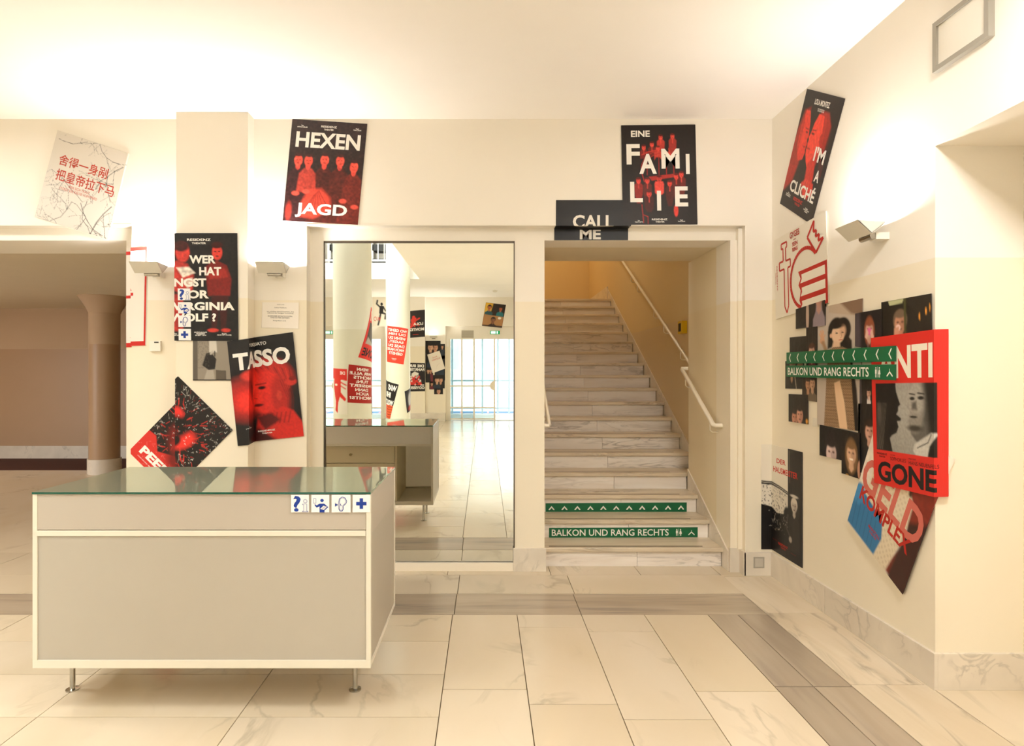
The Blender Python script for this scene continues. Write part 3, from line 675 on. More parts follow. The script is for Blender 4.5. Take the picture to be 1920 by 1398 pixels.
sconce(-1.655, YW, 2.425, 0, 'white trough wall lamp right of the pier, above the white notice', SCONCE_W*.7)
sconce(XR, 3.49, 2.425, -math.pi/2, 'white trough wall lamp high on the right wall beside the posters', SCONCE_W*.42)
sconce(-1.5, YB, 2.47, math.pi, 'trough wall lamp above the photo collage by the entrance, seen in the mirror', SCONCE_W*.8)
sconce(-2.6, YB, 2.47, math.pi, 'trough wall lamp behind the far column by the entrance', SCONCE_W*.8)
for i, (x, y) in enumerate(FILL_LUMIN):  # housings of the added fill lamps, kept out of camera and mirror view
    t = thing('ceiling_luminaire', ['square ceiling luminaire nearest the camera, above the right side', 'square ceiling luminaire in the middle of the foyer', 'square ceiling luminaire near the entrance doors', 'square ceiling luminaire above the left opening', 'square ceiling luminaire over the left side of the well'][i], 'ceiling lamp', (x, y, HC-.06), group='square ceiling luminaires')
    link('housing', boxes((-.29, .29, -.29, .29, .03, .06), (-.29, -.27, -.29, .29, 0, .06), (.27, .29, -.29, .29, 0, .06), (-.27, .27, -.29, -.27, 0, .06), (-.27, .27, .27, .29, 0, .06)), M['white'], t)
    link('diffuser', boxes((-.27, .27, -.27, .27, .0, .004)), M['diffuser'], t, loc=(0, 0, .02))
for x, y, z, s in ((.9, 11.2, 5.24, .3), (1.1, 8.4, 4.94, .25), (-9.0, 8.2, 2.85, .25)):
    t = thing('ceiling_luminaire', {11.2: 'warm lamp over the stair landing', 8.4: 'warm lamp over the middle of the stair', 8.2: 'dim lamp in the hall with the column'}[y], 'ceiling lamp', (x, y, z))
    top = {11.2: 5.6, 8.4: 5.6, 8.2: 2.88}[y]
    link('housing', boxes((-s, s, -s, s, .0, .025), (-.01, .01, -.01, .01, .025, top-z)), M['white'], t)
# ================================================================== COUNTER
ct = thing('reception_counter', 'cream frosted reception counter with green-edged glass top on chrome legs', 'counter', (-1.335, 3.23, 0))
X0, X1, Y0, Y1 = -2.13, -.537, 2.84, 3.617
ft = link('glass_top', boxes((X0-.0, X1+.0, Y0-.004, Y1+.0, 1.0405, 1.05)), M['glasstop'], ct, loc=(1.335, -3.23, 0)); ft['label'] = 'reflective glass top with green edge'
ft.data.materials.append(M['glassedge'])
for p in ft.data.polygons:
    if abs(p.normal.z) < .5: p.material_index = 1
for nm, b in (('fascia', (X0+.002, X1-.024, Y0+.003, Y0+.015, .872, 1.040)), 
              ('fascia', (X1-.014, X1-.003, Y0+.024, Y1-.024, .845, 1.040)), ('fascia', (X0+.003, X0+.014, Y0+.024, Y1-.024, .845, 1.040))): box(nm, b, M['frostband'], ct)
box('fascia', (X0+.002, X1-.024, Y1-.010, Y1-.003, .858, 1.040), M['apron'], ct)
for b in ((X0, X1-.024, Y0, Y0+.024, .842, .868), (X0, X1, Y0, Y0+.024, .22, .258), (X0, X1, Y1-.024, Y1, .22, .258), (X0, X1, Y1-.024, Y1, .835, .858),
          (X1-.014, X1-.001, Y0+.024, Y1-.024, .22, .245), (X0+.001, X0+.014, Y0+.024, Y1-.024, .22, .245)): box('frame_rail', b, M['cframe'], ct, bevel=.002)
for x in (X1-.022, X0):
    for y in (Y0, Y1-.022): box('corner_post', (x, x+.022, y, y+.022, .258, 1.040), M['cframe'], ct, bevel=.002)
box('front_panel', (X0+.022, X1-.022, Y0+.006, Y0+.014, .258, .842), M['frost'], ct)['label'] = 'large frosted front panel'
box('side_panel', (X1-.010, X1-.004, Y0+.022, Y1-.022, .245, .845), M['frost'], ct)
box('side_panel', (X0+.004, X0+.010, Y0+.022, Y1-.022, .245, .845), M['frost'], ct)
box('bottom_board', (X0+.02, X1-.014, Y0+.024, Y1-.024, .225, .243), M['cframe'], ct)
box('divider', (-.94, -.92, Y0+.03, Y1-.03, .245, 1.02), M['drawer'], ct)
for i, (a, b) in enumerate(((.655, .83), (.45, .65), (.248, .445))):
    d = box('drawer', (X0+.03, -.945, Y1-.06, Y1-.03, a, b), M['drawer'], ct, bevel=.002)
    k = tube([(.12, .012, (b-a)/2), (.12, .03, (b-a)/2)], .013, 12); link('lock', k, M['brass'], d)
box('drawer_case', (X0+.03, -.945, Y0+.1, Y1-.06, .245, .84), M['drawer'], ct)
for x in (-.66, -2.098):
    for y in (3.07, 3.40):
        link('leg', lathe([(.031, 0), (.031, .006), (.013, .010), (.0125, .012), (.0125, .2), (.016, .205), (.016, .226)], 20), M['chrome'], ct, loc=(x+1.335, y-3.23, 0))
# ================================================================== SMALL FITTINGS
t = thing('thermostat', 'small white wall thermostat below the lamp left of the pier', 'thermostat', (-2.63, YW, 1.79))
box('housing', (-2.674, -2.587, YW-.022, YW, 1.79, 1.873), M['white'], t, bevel=.004)
box('display', (-2.635, -2.600, YW-.0235, YW-.021, 1.856, 1.866), M['dark'], t)
t = thing('floor_socket', 'square grey socket cover set in the marble baseboard beside the stair', 'socket', (2.186, YW-.018, .065))
box('frame', (2.143, 2.229, YW-.022, YW-.018, .062, .150), plain('A9A294', .4), t, bevel=.002)
box('cover', (2.155, 2.217, YW-.0245, YW-.021, .073, .139), plain('BDB6A8', .4), t, bevel=.002)
t = thing('sign_frame', 'small grey framed panel high on the right wall near the ceiling', 'frame', (XR, 2.9, 3.13))
for b in ((XR-.03, XR, 2.72, 3.06, 3.13, 3.155), (XR-.03, XR, 2.72, 3.06, 3.355, 3.38), (XR-.03, XR, 3.035, 3.06, 3.155, 3.355), (XR-.03, XR, 2.72, 2.745, 3.155, 3.355)): box('frame_bar', b, plain('9A9488', .5), t)
box('panel', (XR-.018, XR-.004, 2.745, 3.035, 3.155, 3.355), M['white'], t)
for x, lb in ((.30, 'lit green exit sign above the open entrance door, seen in the mirror'), (-4.6, 'lit green exit sign above the other entrance door, left edge of mirror')):
    t = thing('exit_sign', lb, 'exit sign', (x, YB-.08, 2.60))
    box('housing', (x-.15, x+.15, YB-.09, YB-.03, 2.56, 2.67), M['white'], t)
    box('lit_panel', (x-.145, x+.145, YB-.03, YB-.026, 2.565, 2.665), M['exitgreen'], t)
    box('arrow_field', (x-.12, x+.02, YB-.026, YB-.024, 2.58, 2.65), M['exit'], t); box('figure_field', (x+.05, x+.09, YB-.026, YB-.024, 2.58, 2.65), M['exit'], t)
t = thing('vent_grille', 'grey grille panel above the entrance door glazing, seen in the mirror', 'vent', (-.5, YB-.085, 2.45))
box('plate', (-.69, -.33, YB-.09, YB-.075, 2.46, 2.68), plain('B9B2A2', .5), t)
for i in range(6): box('slat', (-.68, -.34, YB-.075, YB-.068, 2.475+i*.034, 2.49+i*.034), plain('ADA696', .5), t)
t = thing('smoke_detector', 'small white smoke detector on the ceiling seen in the mirror', 'detector', (.27, -6.3, HC-.05))
link('body', lathe([(.03, 0), (.055, .01), (.06, .03), (.06, .05)], 20), M['white'], t); link('base', lathe([(.068, .04), (.068, .05)], 20), M['white'], t)
# ================================================================== POSTERS, PHOTOS, SIGNS
LOW = Profile([(-2.93, YR), (-2.827, YR), (-2.827, YW), (-2.406, YW), (-2.406, 4.70), (-1.845, 4.70), (-1.845, YW), (XR, YW), (XR, 3.08), (2.75, 3.08)], HC)
HI = Profile([(-8, YW), (-2.406, YW), (-2.406, 4.70), (-1.845, 4.70), (-1.845, YW), (XR, YW), (XR, 2.0)], HC)
RED = 'DE332B'; WHT = 'F1EDE4'; BLK = '1B1817'; DRK = '5E120E'
V2 = lambda a: np.array(a, float)
def mk(surf, quad, level=1, cell=.005, px=True):
    q = [tuple(surf.hit(*p)) if px else tuple(p) for p in quad]
    w = (math.dist(q[0], q[1])+math.dist(q[3], q[2]))/2; h = (math.dist(q[0], q[3])+math.dist(q[1], q[2]))/2
    return Sheet(surf, q, level, (w, h), cell)
def art(s): a = Art(); a.asp = s.A; return a
GP = 'theatre posters taped to the walls'; GC = 'party photos of the collage on the right wall'
# --- HEXENJAGD
s = mk(HI, [(548, 223.5), (688.3, 232.6), (670.4, 421.5), (529.7, 413.3)]); p = s.paint('2A1A17')
for i, (x, y, c) in enumerate([(.13, .40, '38181A'), (.48, .385, '4A1A14'), (.687, .385, '521C15'), (.877, .435, '6A221A'), (.266, .40, 'A8382C')]):
    y *= p.A; p.poly([(x-.05, y+.10), (x+.05, y+.10), (x+.11, y+.17), (x+.13, y+.40), (x+.13+.05*(i < 4), y+.42+.43*(i < 4)), (x-.13-.05*(i < 4), y+.42+.43*(i < 4)), (x-.13, y+.40), (x-.11, y+.17)], c, .02)
    p.grain(40, .25, i)
    p.ell(x, y+.075, .032, .05, 'D8483C', .3); p.ell(x, y, .055, .075, 'E8503F', .2); p.ell(x, y-.072, .05, .022, '3B1614', .6)
    for q in (-.02, .02): p.ell(x+q, y-.005, .012, .007, '8C241B', .7)
    p.ell(x, y+.038, .018, .006, '8C241B', .7); p.line([(x, y), (x+.004, y+.02)], .006, 'A83025', .6)
p.poly([(.30, .92), (.47, .90), (.60, 1.02), (.62, 1.18), (.40, 1.30), (.20, 1.28), (.22, 1.1)], 'C8402F', .05)
for k in range(7): p.line([(.44-.01*k, .93+.01*k), (.58-.06*k, 1.15+.02*k)], .012, '6E1D16', .6)
for x, y in ((.13, .98), (.77, 1.05), (.93, 1.12), (.27, .95)): p.ell(x, y, .05, .03, 'E05040', .4)
p.ell(.06, 1.22, .04, .12, 'A03025', .6); p.grain(60, .18, 8)
a = art(s).T('HEXEN', .07, .118, .93, .27, bold=.03).T('JAGD', .15, .815, .84, .958, bold=.03)
a.T('RESIDENZ', .39, .045, .60, .065).T('THEATER', .43, .075, .56, .092).T('Von\nARTHUR MILLER', .07, .05, .21, .078).T('Regie\nTINA LANIK', .82, .05, .93, .078)
s.build('poster', 'black HEXENJAGD poster with five red-lit faces, tilted over the mirror recess', 'poster', a, p, group=GP)
# --- EINE FAMILIE
s = mk(LOW, [(1165, 235.7), (1304, 234), (1308, 421), (1168.5, 421.5)], 2); p = s.paint('1E1715')
def fig(p, x, y, h, c='D0352C', body='2A1512', tall=4.2, w=.4):
    p.poly([(x-h*w, y+h*.9), (x+h*w, y+h*.9), (x+h*.75, y+h*1.3), (x+h*.7, y+h*2.7), (x+h*.35, y+h*tall), (x-h*.35, y+h*tall), (x-h*.7, y+h*2.7), (x-h*.75, y+h*1.3)], body, .012)
    p.ell(x, y+h*.5, h*.38, h*.52, c, .25); p.ell(x, y+h*.12, h*.4, h*.2, DRK, .6)
    for q in (-1, 1): p.ell(x+q*h*.16, y+h*.48, h*.09, h*.04, DRK, .6)
    p.ell(x, y+h*.78, h*.12, h*.035, DRK, .6); p.line([(x, y+h*1.0), (x, y+h*1.8)], h*.18, c, .7)
for x, y, b, t in ((.30, .20, '7A1F18', 2.6), (.41, .17, '6E211A', 2.6), (.53, .10, 'B8342A', 3.0), (.49, .21, 'C0382E', 2.2), (.66, .22, 'D04036', 2.2), (.69, .09, 'A02C24', 4.2)): fig(p, x, y*p.A+.0, .07, 'E24A3C', b, t)
p.line([(.27, .30*p.A), (.36, .27*p.A), (.5, .25*p.A)], .012, 'C8342A')
for r in (0, .03): p.line([(.26+r+.25*(1-math.cos(t)), .45*p.A-.25*math.sin(t)+r) for t in [i*.16 for i in range(10)]], .009, 'B02C24')
p.line([(.26, .46*p.A), (.3, .57*p.A)], .012, 'B02C24')
p.poly([(.36, .52*p.A), (.72, .49*p.A), (.74, .52*p.A), (.4, .56*p.A)], 'A82A22', .01)
for x in (.34, .5, .6, .7): p.line([(x, .3*p.A), (x, .5*p.A)], .01, 'A82A22')
for x, y, b in ((.22, .53, '8C2018'), (.34, .53, '5A1C16'), (.80, .47, '6E221A'), (.73, .49, '5A1C16'), (.64, .56, '4E1A15')): fig(p, x, y*p.A, .078, 'E04438', b, 4.4)
fig(p, .50, .51*p.A, .085, 'C83A30', 'E0483C', 3.0, .6); fig(p, .36, .66*p.A, .085, 'D84034', '451712', 3.4, .6)
p.line([(.26, .80*p.A), (.28, .98*p.A)], .01, 'B02C24'); p.line([(.34, .92*p.A), (.34, .99*p.A)], .01, 'B02C24'); p.line([(.27, .9*p.A), (.34, .92*p.A)], .01, 'B02C24')
p.ell(.72, .86*p.A, .03, .08, 'D84034', .3); p.grain(60, .15, 2)
a = art(s).T('EINE', .13, .055, .385, .12, bold=.03)
for ch, x0, y0, x1, y1 in (('F', .065, .19, .245, .395), ('A', .235, .29, .47, .49), ('M', .535, .24, .78, .44), ('I', .865, .295, .915, .495), ('L', .105, .57, .275, .775), ('I', .465, .66, .52, .86), ('E', .71, .62, .885, .82)): a.T(ch, x0, y0, x1, y1, bold=.03)
a.T('RESIDENZ', .39, .94, .60, .957).T('THEATER', .44, .965, .56, .98).T('Von\nTRACY LETTS', .16, .955, .27, .98).T('Regie\nTINA LANIK', .74, .95, .84, .975)
s.build('poster', 'black EINE FAMILIE poster with red figures on a spiral stair, above the stair opening', 'poster', a, p, group=GP)
# --- CALL ME (folded over the edge of the recess)
class Fold:
    folds = []; zfold = None; zcuts = [2.80, 2.70]
    def map(s, x, t, off):
        if t >= 2.80: return Vector((x, YW-off, t-off*.0))
        if t >= 2.70: return Vector((x, YW-off+(2.80-t)*(YR-YW)/.10*1.0, 2.80-off))
        return Vector((x, YR-off, t+.10-off if t > 2.69 else t+.10))
_c = Sheet.cuts
Sheet.cuts = lambda s: _c(s)+[('z', z) for z in getattr(s.surf, 'zcuts', [])]
s = mk(Fold(), [(.571, 3.0), (1.170, 3.0), (1.170, 2.602), (.567, 2.602)], 1, px=False)
a = art(s).T('CALL', .225, .30, .77, .56, bold=.03, col='E8E2D8').T('ME', .345, .775, .63, .985, bold=.035, col='E8E2D8')
s.build('poster', 'black CALL ME sheet creased over the edge above the stair opening', 'poster', a, None, '191615', group=GP)
# --- I'M A CLICHE
TR = V2(HI.hit(1585, 185)); BL = V2(HI.hit(1463, 381.6)); BR = V2(HI.hit(1522, 421)); TL = TR+(BL-BR)
s = mk(HI, [TL, TR, BR, BL], 1, px=False); p = s.paint('241C19')
p.poly([(.02, .5), (.10, .25), (.24, .20), (.26, .9), (.20, 1.15), (.02, 1.32), (-.1, 1.2)], 'A82A20', .05)
p.poly([(.14, .24), (.25, .24), (.31, .36), (.335, .46), (.36, .54), (.335, .575), (.35, .62), (.362, .66), (.35, .70), (.36, .75), (.33, .84), (.22, .88), (.10, .72), (.08, .45)], 'E23A2C', .012)
p.poly([(.54, .20), (.74, .20), (.86, .35), (.84, .7), (.72, .8), (.66, 1.05), (.52, .95)], 'B2281F', .04)
p.poly([(.50, .24), (.64, .25), (.70, .50), (.68, .70), (.60, .93), (.50, .90), (.44, .84), (.39, .76), (.375, .705), (.385, .66), (.372, .62), (.385, .58), (.368, .545), (.40, .48), (.43, .36)], 'EE4634', .012)
p.poly([(.50, .86), (.66, .70), (.74, 1.0), (.72, 1.28), (.56, 1.25), (.52, 1.0)], 'C83024', .03); p.poly([(.46, 1.12), (.56, 1.04), (.78, 1.06), (.82, 1.2), (.60, 1.28)], 'D83A2C', .02)
for k in range(4): p.line([(.52+.06*k, 1.06), (.50+.07*k, 1.22)], .010, '7E1A14', .7)
p.ell(.69, .52, .035, .07, 'B2281F', .3); p.ell(.28, .50, .035, .012, '5A100C', .6); p.ell(.455, .49, .04, .013, '5A100C', .6); p.line([(.23, .455), (.31, .46)], .012, '7E1A14'); p.line([(.43, .45), (.52, .44)], .012, '7E1A14')
p.ell(.365, .68, .012, .045, '2A0A08', .6); p.ell(.30, .68, .05, .012, 'A82820', .7); p.ell(.43, .68, .045, .012, 'A82820', .7); p.ell(.2, .62, .08, .14, 'F04A38', 1, a=.4)
for k in range(9): p.line([(.10+.008*k, .26+.02*k), (.02+.015*k, .95)], .010, '7E1A14', .4); p.line([(.72+.02*k, .22+.02*k), (.82+.012*k, .95)], .01, '6E1812', .45)
p.grain(45, .16, 5)
a = art(s).T('LOLA MONTEZ', .30, .055, .70, .10, bold=.03).T('AB 29. JANUAR 2011\nCUVILLIESTHEATER', .42, .12, .60, .145)
a.T("I'M", .62, .40, .90, .52, bold=.03).T('A', .77, .575, .89, .67, bold=.03).T('CLICHÉ', .18, .715, .90, .845, bold=.03)
a.T('RESIDENZ', .36, .87, .63, .90, col='C8332A').T('THEATER', .42, .91, .58, .93, col='C8332A').T('Von\nSEBASTIAN\nBLOMBERG', .12, .86, .26, .90).T('Regie\nCHRISTIAN\nWEISE', .70, .90, .86, .94)
s.build('poster', "tall tilted I'M A CLICHE poster with two red kissing faces, folded against the ceiling", 'poster', a, p, group=GP)
# --- GYGES
s = mk(HI, [(1452.8, 451.3), (1550, 396), (1555, 567.8), (1456, 598.5)], 3); a = art(s); R = 'B5271F'
L = [(.155, .10), (.27, .10), (.27, .165), (.245, .165), (.245, .33), (.338, .33), (.338, .42), (.284, .42), (.284, .885), (.247, .965), (.205, .885), (.205, .42), (.106, .42), (.106, .32), (.19, .32), (.19, .165), (.155, .165), (.155, .10)]
a.line(L, .020, R, 'sword_outline').arc(.61, .63, .275, .34, 100, 318, .036, R, 'ring_outline')
L = [(.80, .035), (.675, .185), (.82, .40), (.95, .275), (.865, .28), (.885, .215), (.82, .22), (.84, .155), (.785, .155), (.80, .035)]
a.line(L, .026, R, 'crown_outline').poly([(.49, .53), (1, .53), (1, 1), (.49, 1), (.53, .94), (.5, .87), (.53, .76), (.49, .69), (.53, .62)], R, 'flag')
for y0, y1 in ((.575, .675), (.73, .828), (.885, .965)): a.poly([(.55, y0), (.965, y0), (.965, y1), (.525, y1), (.555, (y0+y1)/2)], 'E9E2D2', 'flag_stripe')
a.T('GYGES', .34, .02, .53, .095, col=R, bold=.02).T('UND', .41, .115, .46, .13, col=R).T('SEIN', .385, .15, .49, .20, col=R).T('RING', .385, .215, .49, .265, col=R)
a.T('RESIDENZ', -.08, .49, .19, .51, col=R, rot=math.pi/2).T('THEATER', -.04, .49, .09, .505, col=R, rot=math.pi/2)
s.build('poster', 'white GYGES UND SEIN RING poster with red outlined sword, ring and flag', 'poster', a, None, 'E6DFD0', group=GP)
# --- DER HAUSMEISTER
s = mk(LOW, [(1428, 833), (1505, 847.5), (1505, 1064.5), (1428, 1029)], 1); p = s.paint('E4DCCB'); A = p.A
sL = (LOW.at(XR, YW)-s.q[0][0])/(s.q[1][0]-s.q[0][0])
p.poly([(0, .36*A), (.42, .40*A), (.62, .405*A), (.62, .58*A), (.45, .63*A), (.2, .62*A), (.05, .575*A), (0, .53*A)], 'DAD2C2', .01)
m = (p.noise(60, 4) > .72).astype(float)*p.within(0, .38*A, .6, .62*A); p.mix(m*.7, '35302B')
p.poly([(0, .34*A), (.4, .365*A), (.62, .39*A), (.62, .42*A), (.4, .395*A), (0, .375*A)], '2A2624', .01); p.line([(0, .355*A), (.4, .38*A), (.62, .405*A)], .008, 'C8C0B0')
p.poly([(.62, -.1), (1.1, -.1), (1.1, 1.1*A), (-.1, 1.1*A), (-.1, .55*A), (.1, .58*A), (.3, .625*A), (.5, .61*A), (.62, .56*A)], '1A1716', .012)
p.ell(.60, .62*A, .10, .14, '1A1716', .3)
p.person(.79, .43*A, .20, 'B8AEA0', 'CFC6B6', '262220', sw=.9)
p.ell(.79, .41*A, .10, .02, 'C8C0B2', .6); p.ell(.73, .50*A, .04, .04, '111', .5) if 0 else None
p.line([(.62, .6*A), (.58, .72*A), (.70, .80*A)], .03, '4A443E', .8); p.ell(.69, .81*A, .04, .04, 'A89E90', .5)
m = (p.noise(50, 9) > .8).astype(float)*p.within(.1, .62*A, .62, .80*A); p.mix(m*.6, 'A8A094')
p.line([(.66, .02*A), (.67, .3*A)], .02, '5E564C', .8)
a = art(s).T('DER', .30, .115, .56, .16, col='C62B22', bold=.02).T('HAUSMEISTER', .20, .195, .88, .25, col='C62B22', bold=.02)
a.T('RESIDENZ', .35, .89, .62, .912, col='B8281F').T('THEATER', .42, .92, .56, .935, col='B8281F').T('Von HAROLD PINTER', .18, .885, .31, .89, col='B8281F', bold=0).T('Regie MATEJA KOLEZNIK', .70, .925, .84, .93, col='B8281F', bold=0)
s.build('poster', 'DER HAUSMEISTER poster, white over black, bent round the corner above the socket', 'poster', a, p, group=GP)
# --- party photos
def photo(quad, label, bgc, figs, extra=None, level=1, cell=.006, group=GC, surf=LOW, px=True):
    s = mk(surf, quad, level, cell, px); p = s.paint(bgc); p.mix(np.clip(p.noise(3, 11)-.4, 0, 1)*.5, '3A332B')
    for f in figs: p.person(*f[:3], **f[3])
    if extra: extra(p)
    return s.build('photo', label, 'photo', None, p, group=group)
D = dict
photo([(1493.7, 580), (1549, 562), (1549, 610), (1493.7, 616.5)], 'dark landscape photo of a figure in a grey-pink dress, tucked under the GYGES poster', '141112', [(.80, -.35, .42, D(cloth='8E7F86', skin='B98A78', sw=.6))], lambda p: p.ell(.42, .2, .05, .3, 'B9A08E', .5), 4)
photo([(1481.6, 632.5), (1514, 629.5), (1514, 671), (1481.6, 674)], 'small photo of two faces close together, just above the green arrow sign', '17120F', [(.36, .32, .62, D(cloth='8A3A30', skin='C48A66')), (.74, .38, .58, D(cloth='2A2020', skin='C99A76'))], None, 2)
photo([(1513, 611), (1534, 608), (1534, 690), (1513, 692)], 'narrow photo of a woman in a patterned red dress, beside the big portrait', '1C1613', [(.5, .9, .75, D(cloth='8A3348', skin='D8A48C', hair='4A2A1C', sw=.8))], None, 3)
photo([(1473, 677), (1508, 676.5), (1508, 729), (1473, 728)], 'small dark photo of two people at left end of the green lettered sign', '14100F', [(.40, -.25, .5, D(cloth='0F0D0D', skin='A87A60')), (.8, -.1, .4, D(cloth='121010'))], lambda p: (p.line([(.5, .3), (.62, .8)], .03, 'B9A892'), p.ell(.36, .45, .06, .14, 'A88062', .5)), 1)
photo([(1505, 690), (1532, 690), (1532, 753), (1505, 749.5)], 'narrow brown photo of two people in jackets below the green lettered sign', '231B12', [(.42, .35, .5, D(cloth='5B4534', skin='B98A68', hair='3A2616', sw=.7)), (.72, .3, .5, D(cloth='6A5A48', skin='C09878'))], None, 2)
photo([(1480, 738.3), (1515.5, 740), (1516, 795), (1480, 789.5)], 'photo of two men in dark suits standing by themselves below the signs', '18120E', [(.34, .40, .46, D(cloth='15151A', skin='C4876C')), (.60, .30, .48, D(cloth='121216', skin='CF967C'))], lambda p: (p.line([(.33, .9), (.37, 1.4)], .07, 'B08CA0'), p.ell(.95, .7, .05, .06, 'E8A040', .9), p.line([(.64, .85), (.62, 1.05)], .06, 'E0D8D0')), 3)
# big portrait
s = mk(LOW, [(1533, 578), (1618, 559.5), (1613, 808), (1533, 795)], 2, .005); p = s.paint('BDB0A2'); A = p.A; p.Y = p.Y*2.78/A
p.poly([(.3, -.1), (1.1, -.1), (1.1, .40), (.78, .31), (.28, .16)], 'B7A48F', .03); p.poly([(.55, .0), (1.1, -.2), (1.1, .38), (.78, .27)], '7E6450', .06)
p.poly([(.40, .78), (.52, .70), (.70, .72), (.80, .85), (.82, 1.3), (.92, 1.9), (1.0, 2.8), (.62, 2.8), (.5, 1.5)], '191412', .03)
p.ell(.46, .60, .19, .30, '17110F', .15); p.ell(.60, .60, .18, .28, '17110F', .15); p.poly([(.27, .6), (.38, .55), (.40, .95), (.26, 1.0)], '17110F', .04)
p.ell(.50, .68, .145, .21, 'E3BFA0', .18); p.ell(.60, .62, .07, .12, 'D2A888', .8); p.poly([(.40, .82), (.54, .86), (.56, 1.0), (.36, 1.0)], 'DDB898', .04)
p.ell(.34, .70, .03, .05, 'DDB090', .4); p.ell(.46, .50, .15, .06, '17110F', .6)
for x in (.47, .60): p.ell(x, .655, .028, .013, '2E1C14', .5); p.line([(x-.03, .62), (x+.03, .615)], .010, '2E1C14')
p.line([(.565, .66), (.585, .755), (.56, .765)], .010, 'B98868'); p.ell(.56, .815, .042, .014, 'B5483C', .5)
p.poly([(.28, 1.02), (.40, .97), (.60, .97), (.74, 1.05), (.78, 1.35), (.82, 1.9), (.90, 2.8), (.18, 2.8), (.22, 2.0), (.24, 1.5)], '9B7C5C', .02)
m = (np.sin((p.X*1.0+p.Y*.8)*150)+np.sin((p.X*.9-p.Y*.9)*170) > .55).astype(float)
body = np.zeros(p.X.size); q = Paint(p.nu, p.nv, A, '000000'); q.Y = p.Y; q.poly([(.28, 1.02), (.40, .97), (.60, .97), (.74, 1.05), (.78, 1.35), (.82, 1.9), (.90, 2.8), (.18, 2.8), (.22, 2.0), (.24, 1.5)], 'FFFFFF', .01)
p.mix(m*(q.C[:, 0] > .5)*.75, '4E3422')
p.poly([(.42, 1.78), (.55, 1.72), (.66, 2.2), (.74, 2.8), (.56, 2.8), (.48, 2.3)], 'E2BE98', .02)
p.line([(.30, 1.45), (.5, 1.6), (.68, 1.38)], .02, '4E3422')
for k, (x, y) in enumerate([(.06, .62), (.09, .56), (.13, .54), (.165, .57), (.20, .66)]): p.line([(.13, .78), (x, y)], .026, 'CF9E7C', soft=.008)
p.ell(.13, .79, .06, .08, 'CF9E7C', .2); p.line([(.15, .84), (.27, 1.15)], .08, 'A37F5E')
a = art(s).T('JOJOE', .74, .575, .90, .60, col='8F8678', bold=0)
s.build('portrait_print', 'large portrait print of a dark-haired woman in a patterned dress raising one hand', 'photo', a, p, group=GC)
photo([(1605, 588), (1655, 579), (1655, 655), (1605, 649.5)], 'photo of a person in a black leather jacket covering the face with a pink thing', '181417', [(.55, .22, .42, D(cloth='1E1B1D', skin='C9A08C', hair='8A4A30', hairlen=.25))], lambda p: (p.ell(.1, .7, .12, .9, '5B5058', .9, a=.6), p.ell(.55, .48, .09, .09, 'D86A9A', .4), p.poly([(.38, .62), (.45, .42), (.52, .5), (.47, .68)], 'D8B09C', .02), p.poly([(.72, .62), (.65, .42), (.58, .5), (.63, .68)], 'D8B09C', .02), p.line([(.5, .75), (.5, 1.2)], .02, '8E8890'), p.line([(.6, .75), (.62, 1.2)], .02, '6E6870')), 4)
photo([(1653.6, 567), (1747, 550.5), (1749, 640), (1653.6, 648)], 'photo of a balding man in a dark jacket holding a phone to his face', '1A1610', [(.40, .16, .34, D(cloth='14110F', skin='C08A6C', hair='6E5A48'))], lambda p: (p.poly([(.15, 0), (.48, 0), (.45, .06), (.18, .07)], 'B9B98E', .01), p.line([(.5, .0), (.5, .5)], .04, '4A4A28'), p.poly([(.40, .52), (.46, .5), (.50, 1), (.42, 1)], 'C9C4C0', .02), p.ell(.36, .40, .05, .045, 'E8C8C0', .3), p.poly([(.28, .4), (.38, .38), (.34, .8), (.25, .85)], 'C89478', .02), *[p.ell(x, y, .012, .05, 'F0A040', .8) for x, y in ((.78, .28), (.90, .22), (.97, .18), (.22, .6))]), 3)
photo([(1613, 700), (1645, 700), (1645, 757), (1613, 756)], 'small photo of a girl in a white top, half covered by the red poster', '14110F', [(.55, .55, .34, D(cloth='D8D0C8', skin='C99C84', sw=.45)), (.9, .5, .34, D(cloth='141212', skin='B08468', sw=.5))], lambda p: p.ell(.05, .6, .08, 1.2, '4A4448', .8), 3)
photo([(1610, 756), (1650, 757), (1650, 895), (1610, 884)], 'tall dark photo of a boy with a light blue mark on his top', '12100F', [(.55, .50, .62, D(cloth='131215', skin='CFA08A', hair='2A1A12'))], lambda p: p.line([(.58, 1.35), (.52, 1.5), (.62, 1.6)], .06, '58B0D0'), 2)
photo([(1538, 796), (1583.5, 805.5), (1583.5, 863), (1538, 852.5)], 'photo of a pale long-haired person in black against black', '0F0D0E', [(.5, .28, .62, D(cloth='0B0A0B', skin='D9BFB8', hair='1C1416', hairlen=.35))], None, 3)
photo([(1579.5, 804.5), (1613.5, 812), (1613.5, 897), (1579.5, 886)], 'photo of a smiling fair-haired woman in black holding a drink', '14100E', [(.55, .35, .75, D(cloth='0E0D0E', skin='D9AE8C', hair='7A5A3A', hairlen=.2, sw=.8))], lambda p: (p.ell(.55, .92, .12, .03, 'F2E2D0', .4), p.ell(.33, 1.55, .12, .10, 'C89A50', .4), p.ell(.30, 1.85, .22, .16, 'C08A60', .4), p.poly([(.62, 1.75), (.8, 1.7), (.85, 2.3), (.72, 2.3)], 'B07A30', .03), p.ell(1.0, 1.2, .12, .3, 'C08C70', .3)), 4)
s = mk(LOW, [(1524.5, 783), (1534, 784), (1534.5, 800), (1524, 799)], 1, .01); s.build('paper_scrap', 'small torn scrap of white paper left on the right wall', 'paper', None, None, 'E2DAC8')
